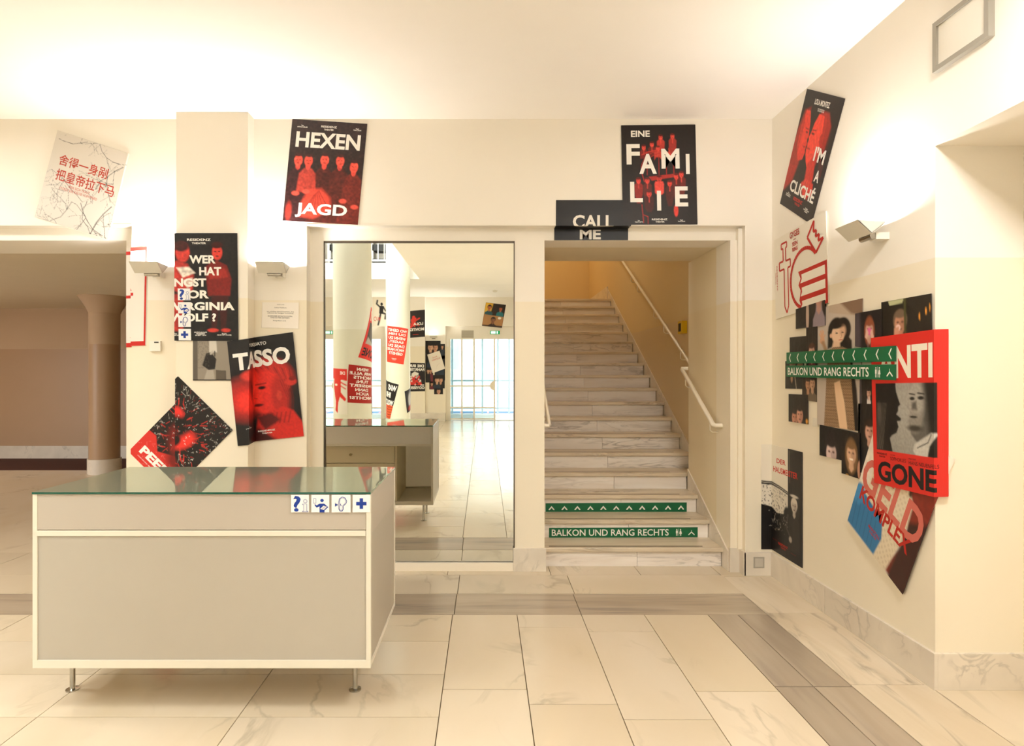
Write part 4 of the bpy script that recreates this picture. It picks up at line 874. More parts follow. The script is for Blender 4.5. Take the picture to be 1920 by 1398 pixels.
# --- GELD KOMPLEX
BL = V2(LOW.hit(1590.5, 976)); BR = V2(LOW.hit(1694, 1112)); e = V2(LOW.hit(1639, 810.5))-BL; e *= .841/np.linalg.norm(e)
s = mk(LOW, [BL+e, BR+e, BR, BL], 5, .005, False); p = s.paint('E2D8C8'); A = p.A
p.poly([(.62, .25), (1.1, .15), (1.1, 1.2), (.80, 1.45), (.66, 1.45), (.86, .95), (.72, .72)], '7E2C20', .03); p.grain(30, .12, 4)
p.poly([(.8, .8), (1.1, .6), (1.1, 1.5), (.75, 1.5)], '3A1C16', .05)
p.poly([(.16, .62), (.30, .45), (.62, .45), (.78, .62), (.80, .95), (.70, 1.5), (.4, 1.5), (.16, 1.15)], 'DDCFB4', .03)
m = (np.sin(p.X*90)*np.sin(p.Y*90+np.sin(p.X*30)) > .3).astype(float)*p.within(.15, .42, .8, 1.45); q = Paint(p.nu, p.nv, A, '000000'); q.poly([(.16, .62), (.30, .45), (.62, .45), (.78, .62), (.80, .95), (.70, 1.5), (.4, 1.5), (.16, 1.15)], 'FFFFFF', .02)
p.mix(m*(q.C[:, 0] > .5)*.35, 'B39F80')
p.poly([(-.02, 1.02), (.10, .98), (.48, 1.05), (.54, 1.22), (.50, 1.45), (-.02, 1.45)], '2F73A6', .02); p.ell(.06, 1.05, .09, .12, '3C86BC', .3)
for k in range(6): p.line([(.05+.07*k, 1.12), (.08+.07*k, 1.42)], .012, '1E5480', .6)
p.ell(.46, .28, .26, .30, 'E6C8AE', .15); p.ell(.46, .10, .27, .16, '5A3A26', .3); p.ell(.36, .26, .04, .02, '3A2418', .5); p.ell(.60, .24, .04, .02, '3A2418', .5)
p.ell(.46, .42, .13, .07, '7A2A24', .25); p.ell(.46, .395, .11, .028, 'F2EBDD', .3); p.ell(.47, .32, .03, .02, 'C89A80', .6)
for x in (.22, .70): p.line([(x, .30), (x-.02, .42), (x+.01, .56)], .045, '4A2A18')
a = art(s).T('DER', .02, .10, .28, .16, col='B8352A', bold=.01).T('GELD', .02, .40, .98, .66, col='C96A5C', bold=.03).T('KOMPLEX', .07, .64, .90, .75, col='B5281F', bold=.03)
a.T('MARSTALL', .32, .835, .52, .86, col='B5281F').T('THEATER', .35, .87, .48, .885, col='B5281F')
s.build('poster', 'tilted DER GELD KOMPLEX poster of a laughing child with a blue sash', 'poster', a, p, group=GP)
# --- ANTIGONE
s = mk(LOW, [(1635.8, 634), (1779, 617.5), (1779, 929), (1641.9, 903)], 8); p = s.paint('C9241E'); A = p.A
X0_, X1_, Y0_, Y1_ = .055, .90, .315*A, .765*A
fr = p.within(X0_, Y0_, X1_, Y1_); C0 = p.C.copy(); p.mix(fr, '8E8A82')
p.ell(.50, .5*A, .30, .30, 'A8A49A', 1.2, a=.7)
p.poly([(.0, .25*A), (.36, .30*A), (.37, .37*A), (.41, .43*A), (.43, .455*A), (.40, .47*A), (.395, .50*A), (.37, .52*A), (.40, .53*A), (.44, .545*A), (.43, .56*A), (.38, .565*A), (.40, .60*A), (.37, .64*A), (.30, .66*A), (.27, .68*A), (.32, .80*A), (0, .8*A)], '14110F', .012)
for k in range(8): p.line([(.08+.02*k, .45*A), (.07+.012*k, .76*A)], .008, '6A625A', .5)
p.ell(.11, .52*A, .03, .10, '5A524A', .8, a=.7)
p.poly([(.60, .25*A), (.95, .25*A), (.95, .78*A), (.70, .78*A), (.68, .70*A), (.58, .64*A), (.55, .56*A), (.57, .50*A), (.53, .47*A), (.545, .40*A), (.56, .33*A)], '5E5A54', .02)
p.ell(.64, .42*A, .12, .20, 'A49E94', .6); p.ell(.63, .56*A, .09, .10, '8E887E', .7); p.poly([(.74, .28*A), (.95, .28*A), (.95, .72*A), (.82, .66*A), (.78, .5*A)], '1C1916', .08)
p.ell(.595, .415*A, .035, .016, '1A1714', .6); p.ell(.71, .41*A, .04, .018, '1A1714', .6); p.line([(.56, .385*A), (.63, .39*A)], .014, '2A2622'); p.line([(.67, .38*A), (.75, .385*A)], .014, '2A2622')
p.poly([(.59, .44*A), (.65, .43*A), (.66, .485*A), (.585, .485*A)], '322E2A', .03, .8); p.ell(.61, .53*A, .05, .012, '26221E', .6); p.ell(.63, .60*A, .10, .03, '3A3630', .8)
p.poly([(.62, .70*A), (.84, .62*A), (.92, .62*A), (.92, .78*A), (.66, .78*A), (.6, .74*A)], 'C2BEB4', .02); p.line([(.66, .72*A), (.80, .68*A), (.84, .63*A)], .012, '55504A'); p.poly([(.82, .70*A), (.95, .60*A), (.95, .8*A), (.78, .8*A)], '181513', .015)
p.grain(60, .12, 3); k_ = fr[:, None]; p.C = p.C*k_+np.tile(np.array(lin('D02A22')), (p.X.size, 1))*(1-k_)
a = art(s).T('ANTI', .11, .075, .86, .285, col='EFE6D2', bold=.03)
a.T('RESIDENZ', .06, .785, .22, .797, col=BLK).T('THEATER', .09, .805, .19, .816, col=BLK).T('VON', .27, .785, .34, .795, col=BLK, bold=0).T('SOPHOKLES', .27, .802, .50, .825, col=BLK, bold=0).T('REGIE', .54, .79, .64, .80, col=BLK, bold=0).T('HANS NEUENFELS', .54, .808, .92, .832, col=BLK, bold=0).T('GONE', .07, .84, .90, .975, col=BLK, bold=.035)
s.build('poster', 'red ANTIGONE poster of two black and white profiles, folded round the wall end', 'poster', a, p, group=GP)
# --- WER HAT ANGST
tr = LOW.hit(444.5, 437.5); br = LOW.hit(446.5, 638.5)
s = mk(LOW, [(tr[0]-.594, tr[1]), tr, br, (br[0]-.594, br[1])], 2, .005, False); p = s.paint('191615'); A = p.A
p.ell(.30, .25, .09, .13, 'C2352A', .25); p.ell(.28, .17, .10, .07, '3A0E0A', .4)
p.poly([(.10, .45), (.22, .36), (.36, .40), (.44, .55), (.42, .75), (.30, .80), (.12, .72)], 'B8322A', .03); p.poly([(.08, .8), (.30, .8), (.30, 1.28), (.12, 1.28)], 'A82A22', .03)
p.poly([(.22, .45), (.38, .44), (.46, .52), (.30, .58)], 'E8DDD0', .02); p.grain(30, .3, 3); p.poly([(.28, .62), (.42, .58), (.46, .66), (.36, .72)], 'D8CCC0', .02, .8)
p.ell(.74, .25, .065, .10, 'CC3A2E', .25); p.ell(.74, .155, .07, .045, '3A0E0A', .4); p.ell(.715, .24, .015, .008, '4A0E0A', .6); p.ell(.765, .24, .015, .008, '4A0E0A', .6); p.ell(.74, .30, .022, .007, '4A0E0A', .6)
p.poly([(.66, .38), (.74, .36), (.86, .42), (.92, .60), (.90, .82), (.62, .82), (.60, .62), (.58, .45)], '7A1C16', .02); p.poly([(.60, .50), (.84, .46), (.88, .58), (.64, .60)], '9A261E', .02)
p.poly([(.66, .82), (.88, .82), (.84, 1.25), (.78, 1.25), (.76, .95), (.72, 1.25), (.66, 1.25)], '3E1210', .02); p.ell(.68, 1.27, .07, .025, 'C2382C', .4); p.ell(.84, 1.27, .06, .025, 'C2382C', .4); p.grain(50, .2, 6)
a = art(s)
for t, x0, x1, y in (('WER', .385, .72, .205), ('HAT', .51, .79, .315), ('ANGST', .07, .60, .42), ('VOR', .24, .63, .53), ('VIRGINIA', .16, .955, .64), ('WOLF ?', .13, .72, .745)): a.T(t, x0, y, x1, y+.078, bold=.04)
a.T('RESIDENZ', .36, .05, .66, .072).T('THEATER', .42, .085, .60, .102).T('ERÖFFNUNGS\nPREMIERE\n18 SEPT 2014', .44, .915, .60, .955).T('Regie\nMARTIN KUSEJ', .73, .93, .91, .955).T('Von\nEDWARD ALBEE', .13, .93, .28, .955)
s.build('poster', 'black WER HAT ANGST VOR VIRGINIA WOOLF poster with two red figures on the pier', 'poster', a, p, group=GP)
# --- black and white photo
s = mk(LOW, [(362.9, 637), (434, 637), (436, 713), (362.9, 713)], 1); p = s.paint('8E8476'); A = p.A
p.poly([(0, 0), (.12, 0), (.12, 1.1), (0, 1.1)], '5A534A', .01); p.poly([(.42, -.05), (.60, -.05), (.62, .32), (.42, .33)], 'C9C2B6', .02); p.poly([(.34, .35), (.46, .32), (.60, .5), (.56, .76), (.40, .78), (.24, .66)], '211D1A', .02)
p.line([(.50, .3), (.46, .36)], .05, 'B8AFA2'); p.line([(.56, .3), (.56, .42)], .03, '2A2622'); p.poly([(.36, .78), (.52, .78), (.56, 1.1), (.26, 1.1)], 'A89E90', .02); p.poly([(.58, .78), (.84, .80), (.84, 1.1), (.58, 1.1)], '5A5044', .01)
m = (p.noise(40, 2) > .6).astype(float)*p.within(.12, .03, .42, .75); p.mix(m*.3, '5A534A'); p.poly([(-.1, 1.03), (1.1, 1.03), (1.1, 1.2), (-.1, 1.2)], '0F0D0C', .01); p.poly([(-.1, -.1), (1.1, -.1), (1.1, .03), (-.1, .03)], '0F0D0C', .01)
s.build('photo', 'black and white photo of a bending figure, between two posters on the pier', 'photo', None, p)
# --- TORQUATO TASSO
s = mk(LOW, [(425.7, 640), (547.6, 622.5), (568.2, 817), (445.6, 835.4)], 3); p = s.paint('1D1A19'); A = p.A
p.ell(.18, .78, .26, .22, 'D02820', 1.2); p.ell(.22, .82, .16, .12, 'EE3428', 1.0); p.ell(.25, .48, .12, .07, 'D83A30', .5)
p.ell(.60, .62, .34, .34, '4A0F0C', .3); p.ell(.62, .52, .32, .22, 'B8281F', .35, .2)
for k in range(12): p.line([(.35+.05*k, .34+.012*k), (.52+.035*k, .56), (.80+.008*k, .72)], .012, '5E120E' if k % 2 else 'D83A2C', .6)
p.ell(.56, .74, .22, .30, 'DD2F24', .2); p.ell(.42, .72, .08, .24, 'F0402F', .8, a=.6); p.ell(.75, .82, .12, .28, 'B0261E', .5)
for k in range(5): p.line([(.76+.03*k, .60), (.84+.02*k, .85), (.82+.02*k, 1.02)], .012, '6E140F', .5)
p.ell(.90, .64, .08, .05, 'C83026', .4); p.ell(.93, .60, .05, .03, '7A1812', .4)
p.ell(.51, .675, .05, .022, '3A0A08', .5); p.line([(.43, .63), (.57, .62)], .018, '6E140F', .8); p.ell(.51, .675, .018, .012, '120404', .5); p.line([(.41, .69), (.38, .80), (.43, .81)], .014, '8E1A14', .8); p.ell(.44, .90, .07, .018, '5E0E0A', .5); p.ell(.73, .80, .035, .06, 'C83A2C', .5)
p.poly([(.42, 1.05), (.56, 1.0), (.78, .95), (.90, 1.02), (1.0, 1.18), (1.1, 1.36), (1.1, 1.5), (.30, 1.5), (.38, 1.25)], 'C8281F', .03)
for k in range(7): p.line([(.5+.06*k, 1.03), (.46+.06*k, 1.16)], .02, '6E140F', .6)
p.poly([(.40, 1.05), (.60, 1.02), (.72, 1.12), (.50, 1.24)], '5A0F0C', .04); p.poly([(.2, 1.3), (.42, 1.2), (.66, 1.4), (.2, 1.5)], '3E0C0A', .05); p.grain(50, .12, 4)
a = art(s).T('TASSO', .05, .125, .93, .29, bold=.04).T('TORQUATO', .28, .05, .63, .088, bold=.02, shear=.0).T('RESIDENZ', .40, .90, .63, .915).T('THEATER', .45, .925, .59, .938).T('Von\nJ. W. GOETHE', .12, .83, .24, .855)
s.build('poster', 'TORQUATO TASSO poster of a red-lit wreathed head, bent into the pier corner', 'poster', a, p, group=GP)
# --- PEER
T_ = V2(LOW.hit(334.7, 705.6)); R_ = V2(LOW.hit(437.7, 807)); e = (R_-T_)/np.linalg.norm(R_-T_); dn = V2((e[1], -e[0])); R_ = T_+e*.594
s = mk(LOW, [T_, R_, R_+dn*.841, T_+dn*.841], 1, .0045, False); p = s.paint('1C1816'); A = p.A
rs = np.random.RandomState(5)
for k in range(260):
    x, y = rs.rand(), rs.rand()*1.1; dx, dy = x-.5, y-.62; d = math.hypot(dx, dy)
    an = math.atan2(dy, dx)+rs.randn()*.5; l = .03+.06*rs.rand(); c = 'D8332A' if .16 < d < .45 and rs.rand() < .65 else ('8E1F18' if rs.rand() < .4 else 'B9B2A8')
    p.line([(x, y), (x+l*math.cos(an), y+l*math.sin(an))], .004+.008*rs.rand()*(c[0] == 'D'), c, .8)
p.ell(.33, .35, .09, .08, 'E0302A', .6); p.ell(.64, .55, .10, .16, 'E8342A', .6, .4); p.ell(.45, .47, .15, .13, '120E0D', .5); p.ell(.40, .75, .2, .22, '7E1A14', .6); p.ell(.56, .62, .07, .08, '120E0D', .5); p.ell(.60, .92, .2, .12, 'C42E26', .9, a=.8)
for k in range(200):
    x, y = rs.rand(), rs.rand()*1.1; an = rs.rand()*6.3; l = .008+.03*rs.rand()
    p.line([(x, y), (x+l*math.cos(an), y+l*math.sin(an)), (x+l*math.cos(an+.9), y+l*math.sin(an+.5))], .004, 'E4DED4' if k % 3 else 'C83028', .8)
p.poly([(-.1, 1.02), (.12, 1.0), (.28, 1.14), (.50, 1.02), (.8, 1.15), (1.1, 1.25), (1.1, 1.6), (-.1, 1.6)], 'CF2F28', .012)
for k in range(70):
    x, y = rs.rand(), 1.1+rs.rand()*.3; an = rs.rand()*6.3; p.line([(x, y), (x+.05*math.cos(an), y+.05*math.sin(an))], .003, 'E88A80', .6)
p.ell(.55, 1.05, .14, .12, '5A1812', .8, a=.8)
a = art(s).T('PEER', .10, .845, .62, .93, bold=.045).T('GYNT', .70, .845, .98, .93, bold=.045).T('VON HENRIK IBSEN', .12, .955, .40, .965, bold=0)
s.build('poster', 'diamond-hung PEER poster with scribbled red face, behind the counter', 'poster', a, p, group=GP)
# --- white poster with red border behind the lamp
q = LOW.hit(278, 462.6); q2 = LOW.hit(274.5, 647.5); sl_ = LOW.at(-2.93, YR)+.002
s = mk(LOW, [(sl_, q[1]-.02), q, q2, (sl_, q2[1]-.01)], 1, px=False); a = art(s); R = 'C4281F'
a.rect(0, 0, 1, .035, R, 'border').rect(0, .955, 1, 1, R, 'border').rect(.955, .035, 1, .955, R, 'border').rect(0, .46, .68, .49, R, 'border')
a.T('A', .18, .25, .64, .44, col=R, bold=.04).T('A', -.0 + .12, .55, .60, .70, col=R, bold=.04).T('VII', .25, .86, .60, .885, col=R, bold=0).T('THEATER', .10, .90, .62, .92, col=R, bold=0)
s.build('poster', 'white poster with thick red border, half behind the left wall lamp', 'poster', a, None, 'E9E4DA', group=GP)
# --- white notice
s = mk(LOW, [(491.6, 566.5), (559.6, 567.5), (558.8, 616), (490, 614)], 1); a = art(s); K = '4A4640'
a.T('RESIDENZ THEATER', .40, .07, .60, .10, col=K, bold=0).T('Liebes Publikum,', .33, .18, .67, .23, col=K, bold=.01).T('wir möchten darauf hinweisen, dass\nwährend der heutigen Vorstellung', .12, .33, .87, .45, col=K, bold=.008)
a.T('AUSSERDEM GEWALTIG SCHÖN,\nDASS DU HIER GEWESEN', .15, .50, .83, .62, col=K, bold=.01).T('fotografiert wird.', .30, .69, .66, .74, col=K, bold=.01)
s.build('notice', 'white landscape notice taped to the wall under the lamp right of the pier', 'notice', a, None, 'EFE8DD')
# --- Chinese lettering poster
s = mk(HI, [(111, 245), (243, 288), (205, 449), (68, 407)], 2); p = s.paint('CEC6BA'); A = p.A; rs = np.random.RandomState(12)
def branch(x, y, an, l, w, d):
    if d == 0 or l < .02: return
    pts = [(x, y)]
    for _ in range(4): an += rs.randn()*.28; x += l/4*math.cos(an); y += l/4*math.sin(an); pts.append((x, y))
    p.line(pts, w*1.25, '2E2824', .9, soft=.004)
    for _ in range(2): branch(*pts[rs.randint(1, 5)], an+rs.randn()*.9, l*.68, w*.68, d-1)
for b in ((.98, .20, 2.3, .5, .007), (.95, .75, 2.8, .6, .009), (.90, 1.15, 3.6, .5, .007), (.6, .0, 1.2, .4, .005), (.62, .78, 1.3, .5, .006), (.15, 1.25, -.8, .5, .006), (.05, .1, .4, .4, .005), (.65, 1.0, 2.0, .45, .006), (.55, .8, 3.6, .4, .005)): branch(*b, 5)
a = art(s).T('舍得一身剐', .12, .235, .80, .36, col='A8341F', bold=.012).T('把皇帝拉下马', .13, .40, .94, .53, col='A8341F', bold=.012).T('WER SICH TRAUT\nSTOSST DIE KÄLTE VOM PFERD', .22, .55, .74, .62, col='B3432F', bold=0)
s.build('poster', 'crumpled pale poster with red Chinese characters and bare twigs above the left opening', 'poster', a, p, group=GP)
# ================================================================== GREEN SIGNS AND PICTOGRAM STICKERS
def figures(a, x, w, y0=.18, y1=.85, col=WHT):
    """lavatory pictogram centred at x; w is the width of one unit in x"""
    for k in (-1, 1):
        c = x+k*w*.28; a.disc(c, y0+.05, w*.09, .06, col, 'pictogram', 12)
        if k < 0: a.rect(c-w*.13, y0+.14, c+w*.13, y0+.42, col, 'pictogram')
        else: a.poly([(c-w*.08, y0+.14), (c+w*.08, y0+.14), (c+w*.2, y0+.46), (c-w*.2, y0+.46)], col, 'pictogram')
        for q in (-1, 1): a.rect(c+q*w*.06-w*.035, y0+.40, c+q*w*.06+w*.035, y1, col, 'pictogram')
    a.rect(x-w*.02, y0-.04, x+w*.02, y1, col, 'pictogram')
def hanger(a, x, w, col=WHT):
    a.poly([(x-w*.5, .72), (x, .42), (x+w*.5, .72), (x+w*.42, .80), (x, .54), (x-w*.42, .80)], col, 'pictogram'); a.rect(x-w*.03, .28, x+w*.03, .46, col, 'pictogram')
def green(surf, quad, label, kind, level, px=True, grp='green wayfinding signs'):
    s = mk(surf, quad, level, .02, px); a = art(s)
    if kind == 'text':
        a.T('BALKON UND RANG RECHTS', .018, .17, .805, .83, bold=.012); figures(a, .872, .045); hanger(a, .958, .044)
    else:
        for k in range(11):
            x = .042+k*.0917
            if kind == 'up': a.poly([(x-.021, .66), (x, .30), (x+.021, .66), (x+.021, .74), (x+.013, .74), (x, .50), (x-.013, .74), (x-.021, .74)], WHT, 'arrow')
            else: a.poly([(x+.009, .12), (x-.010, .5), (x+.009, .88), (x+.013, .82), (x-.001, .5), (x+.013, .18)], WHT, 'arrow')
    s.build('wayfinding_sign', label, 'sign', a, None, '11613C', grp)
for n, q, lb, kd in ((3, [(1023, 943), (1287.5, 941.5), (1287.5, 959.5), (1023, 960.5)], 'green strip of eleven upward arrows on the third stair riser', 'up'),
                     (2, [(1029.5, 989), (1308, 988), (1308, 1006.5), (1029.5, 1007.5)], 'green BALKON UND RANG RECHTS strip on the second stair riser', 'text')):
    green(Profile([(.49, 5.026+(n-1)*RT+.028), (1.98, 5.026+(n-1)*RT+.028)]), q, lb, kd, 0)
green(LOW, [(1478.9, 661), (1683.5, 648.4), (1683.5, 677.6), (1478.9, 681.7)], 'green strip of left-pointing arrows on the right wall over the photos', 'left', 11)
green(LOW, [(1478.9, 685.3), (1683.5, 683), (1683.5, 712.6), (1478.9, 706)], 'green BALKON UND RANG RECHTS strip on the right wall over the photos', 'text', 11)
BL_ = '1B3C93'
def icon(surf, quad, k, label, level=0):
    s = mk(surf, quad, level, .02); a = art(s)
    if k == 0:
        a.T('?', .12, .06, .54, .96, col=BL_, bold=.025, part='pictogram')
        a.arc(.80, .36, .10, .10, 0, 360, .022, BL_, 'pictogram'); a.line([(.64, .56), (.64, .52), (.88, .52), (.88, .92), (.96, .92), (.96, .96), (.64, .96), (.64, .92), (.71, .92), (.71, .56), (.64, .56)], .02, BL_, 'pictogram')
    if k == 1:
        a.disc(.60, .32, .10, .09, BL_, 'pictogram'); a.line([(.12, .22), (.26, .22), (.26, .48), (.12, .48), (.12, .22)], .02, BL_, 'pictogram')
        a.poly([(.18, .52), (.30, .60), (.46, .50), (.72, .50), (.95, .70), (.74, .90), (.74, 1.0), (.46, 1.0), (.46, .66), (.30, .73), (.20, .62)], BL_, 'pictogram'); a.poly([(.50, .80), (.68, .62), (.88, .68), (.70, .86)], WHT, 'pictogram_book')
        for i in range(3): a.line([(.56+i*.06, .82), (.72+i*.05, .66)], .012, BL_, 'pictogram')
    if k == 2:
        for r, w_ in ((0, .03), (.055, .018)):
            a.line([(.38+r, .80), (.38+r, .40), (.42+r*.7, .22+r*.4), (.56, .12+r), (.72-r*.5, .18+r*.5), (.80-r, .36), (.76-r, .50), (.64-r, .62), (.62-r, .82), (.56, .93-r), (.44, .92-r), (.38+r, .80)], w_, BL_, 'pictogram')
        for i in range(3): a.poly([(.18+i*.06, .45+i*.03), (.20+i*.06, .45+i*.03), (.20+i*.06, .68-i*.03), (.18+i*.06, .68-i*.03)], BL_, 'pictogram')
        a.poly([(.20, .50), (.34, .565), (.20, .64)], BL_, 'pictogram'); a.line([(.48, .5), (.48, .6), (.54, .62)], .03, BL_, 'pictogram')
    if k == 3: a.rect(.40, .20, .60, .80, BL_, 'pictogram').rect(.20, .40, .80, .60, BL_, 'pictogram')
    s.build('pictogram_sticker', label, 'sticker', a, None, 'EFEDEC', 'white pictogram stickers')
NM = ['question mark and letter i', 'figure holding a book', 'ear symbol', 'blue cross']
CF = Profile([(-2.13, Y0), (-.537, Y0)])
for k, (a0, b0) in enumerate(((546, 579.5), (584, 617.5), (622, 657.5), (661.5, 694))):
    icon(CF, [(a0, 927), (b0, 927), (b0, 960), (a0, 960)], k, 'white square sticker with %s on the counter front' % NM[k])
for k, (a0, b0) in enumerate(((541, 563), (566.5, 587.5), (591.5, 613), (616.5, 638))):
    icon(LOW, [(337+k*.5, a0), (359+k*.4, a0), (359.4+k*.4, b0), (337.4+k*.5, b0)], k, 'white square sticker with %s on the WER HAT ANGST poster' % NM[k], 3)
# ================================================================== SHEETS SEEN IN THE MIRROR
def cylq(C, quad):
    R = 2*YM-C.c[1]-C.r; o = []
    for x, y in quad:
        X, z = mir(x, y, R); o.append((C.r*math.asin(max(-1, min(1, (C.c[0]-X)/C.r))), z))
    return o
BACK = Profile([(2.3, YB), (-1.755, YB), (-1.755, YB+.13), (-2.36, YB+.13), (-2.36, YB), (-8, YB)])
def backq(quad, pier=False):
    o = []
    for x, y in quad:
        X, z = mir(x, y, 2*YM-YB-(.13 if pier else 0)); X = min(X, 2.3)
        if not pier and -2.37 < X < -1.754: X = -1.754 if x > 780 else -2.37
        sv = BACK.at(X, YB+.13) if pier else BACK.at(X, YB); o.append((sv, z))
    return o
C1 = Cyl(-2.01, .7, .288); C2 = Cyl(-1.985, -3.95, .275)
GM = 'sheets on the columns and entrance wall'
def textsheet(surf, q, lines, base, label, level=0, extra=None, tw=.86, bold=.03, y1=.80):
    s = mk(surf, q, level, .02, False); a = art(s); n = len(lines)
    for i, t in enumerate(lines):
        h = (y1-.06)/n; wd = min(tw, .115*len(t)*1.0); off = [0, .05, -.04, .02][i % 4]
        a.T(t, .5-wd/2+off*.5, .06+i*h, .5+wd/2+off*.5, .06+i*h+h*.74, bold=bold)
    if extra: extra(a)
    return s.build('poster', label, 'poster', a, None, base, GM)
# given with the true left edge first (= right edge in the mirror)
textsheet(C1, cylq(C1, [(697, 688.9), (654.7, 682.4), (650, 753.6), (694.0, 757.8)]), ['WENN', 'WIR ALLE', 'NICHTS', 'TUN:', 'PASSIERT', 'DANN', 'AUCH', 'NICHTS?'], 'A01E18', 'dark red WENN WIR ALLE NICHTS TUN sheet on the near column, seen in the mirror', y1=.93)
textsheet(C2, cylq(C2, [(764.3, 615.5), (725.8, 609.4), (723.9+.6, 676.9), (756.5, 682.4)]), ['WO GEHST', 'DU HIN,', 'WENN DU', 'SAGST,', 'DASS DU', 'NACH HAUSE', 'GEHST?'], 'E0402F', 'bright red WO GEHST DU HIN sheet on the far column, seen in the mirror', extra=lambda a: a.T('RESIDENZ', .4, .87, .65, .89).T('THEATER', .44, .905, .6, .92))
s = mk(C1, [(.245+.0, 2.10), (.245+.0, 2.10), (0, 0), (0, 0)], 0, .02, False) if 0 else None
q = cylq(C1, [(696.5, 574), (690.5, 572.5), (671.5, 669), (696.5, 676)])
q = [(q[1][0]-.40, q[1][1]-.06), q[1], q[2], (q[2][0]-.40, q[2][1]-.10)]
s = mk(C1, q, 0, .012, False); p = s.paint('D02A22'); A = p.A
fr = p.within(.08, .30*A, .90, .72*A); p.mix(fr, '35302C'); p.ell(.6, .5*A, .2, .3, '6E6860', .8, a=.5); p.poly([(.3, .72*A), (.85, .58*A), (.9, .72*A)], 'A8A298', .03)
fr2 = 1-p.within(.08, .30*A, .90, .72*A); p.mix(fr2, 'D02A22')
a = art(s).T('ANTI', .1, .06, .9, .26, col='EFE6D2', bold=.05).T('GONE', .08, .79, .92, .95, col=BLK, bold=.035)
s.build('poster', 'red ANTIGONE poster curling round the near column, seen in the mirror', 'poster', a, p, group=GM)
q = cylq(C1, [(652, 691), (630, 689), (630, 776), (652, 776)]); q = [q[0], (q[1][0]+.15, q[1][1]), (q[2][0]+.15, q[2][1]), q[3]]
s = mk(C1, q, 0, .01, False); p = s.paint('E2DED0'); A = p.A
p.poly([(0, 0), (1, 0), (1, .22*A), (0, .26*A)], 'D62F28', .01); p.poly([(.30, .2*A), (.75, .2*A), (.80, .4*A), (.70, .6*A), (.62, .72*A), (.66, .92*A), (.50, .98*A), (.46, .75*A), (.36, .62*A), (.1, .72*A), (.05, .66*A), (.3, .52*A)], 'D62F28', .015); p.ell(.6, .36*A, .1, .05, 'E2DED0', .3); p.line([(.3, .3*A), (.05, .36*A)], .06, 'D62F28'); p.line([(.3, .38*A), (.08, .44*A)], .05, 'D62F28')
a = art(s).T('DIE', .1, .06, .35, .13)
s.build('poster', 'white sheet with a ragged red figure at the mirror edge of the near column', 'poster', a, p, group=GM)
def figure_sheet(surf, q, base, label, fn, cell=.012, texts=(), level=0):
    s = mk(surf, q, level, cell, False); p = s.paint(base); fn(p); a = art(s)
    for t in texts: a.T(*t[:5], **(t[5] if len(t) > 5 else {}))
    s.build('poster', label, 'poster', a, p, group=GM)
q = cylq(C2, [(748, 720), (724.5, 711), (724.5, 783), (731, 785)]); q = [q[0], (q[1][0]+.10, q[1][1]), (q[2][0]+.08, q[2][1]), q[3]]
figure_sheet(C2, q, '1E1B1A', 'black WAS IHR WOLLT sheet with orange stripes low on the far column', lambda p: (p.poly([(0, .62*p.A), (1, .62*p.A), (1, p.A), (0, p.A)], 'E0572E', .02), [p.line([(0, (.66+.07*k)*p.A), (.5, (.68+.07*k)*p.A), (1, (.63+.07*k)*p.A)], .04, '1E1B1A') for k in range(5)]), texts=(('WAS', .05, .06, .6, .22, dict(bold=.05)), ('IHR', .35, .27, .85, .42, dict(bold=.05)), ('WOLLT', .05, .48, .9, .63, dict(bold=.05))))
q = cylq(C2, [(768, 722), (758, 733), (762, 774), (768, 765)]); q = [(q[0][0]-.18, q[0][1]), q[1], q[2], (q[3][0]-.18, q[3][1])]
figure_sheet(C2, q, '2A2A33', 'dark curled sheet on the right flank of the far column, seen in the mirror', lambda p: (p.ell(.6, .5*p.A, .2, .4, 'B8B4B4', .6), p.ell(.6, .85*p.A, .25, .15, 'A82A22', .6)))
q = cylq(C1, [(697, 735), (691, 745), (696, 779), (697, 785)]); q = [(q[0][0]-.25, q[0][1]), q[1], q[2], (q[3][0]-.25, q[3][1])]
figure_sheet(C1, q, '24242C', 'dark sheet wrapped round the flank of the near column, seen in the mirror', lambda p: p.ell(.5, .4*p.A, .3, .3, '8E2A24', .8))
q = backq([(733, 559), (700, 557), (700, 611), (733, 612)])
def runner(p):
    A = p.A; c = '1E1A19'
    p.ell(.50, .22*A, .07, .09, c, .2); p.poly([(.38, .28*A), (.62, .28*A), (.64, .55*A), (.42, .56*A)], c, .02); p.line([(.60, .32*A), (.78, .22*A), (.74, .10*A)], .09, c); p.line([(.40, .32*A), (.28, .45*A)], .08, c)
    p.line([(.46, .52*A), (.26, .56*A), (.30, .72*A)], .11, c); p.line([(.56, .54*A), (.62, .75*A), (.70, .94*A)], .10, c)
figure_sheet(BACK, q, 'E9E0CE', 'white sheet with a black dancing figure and red letters on the entrance wall', runner, texts=(('WO', .55, .66, .95, .82, dict(col='D03A2E', bold=.0)),))
q = backq([(796.8, 580), (762, 583), (762, 633), (796.8, 630.5)], True)
def lion(p):
    A = p.A; c = 'D0362C'
    p.poly([(.45, .28*A), (.62, .22*A), (.75, .34*A), (.70, .50*A), (.86, .62*A), (.80, .68*A), (.62, .58*A), (.52, .62*A), (.5, .46*A)], c, .02); p.line([(.5, .38*A), (.30, .30*A)], .07, c); p.line([(.5, .48*A), (.33, .56*A)], .07, c); p.line([(.74, .5*A), (.95, .36*A), (.88, .25*A)], .05, c); p.ell(.60, .24*A, .08, .07, c, .3)
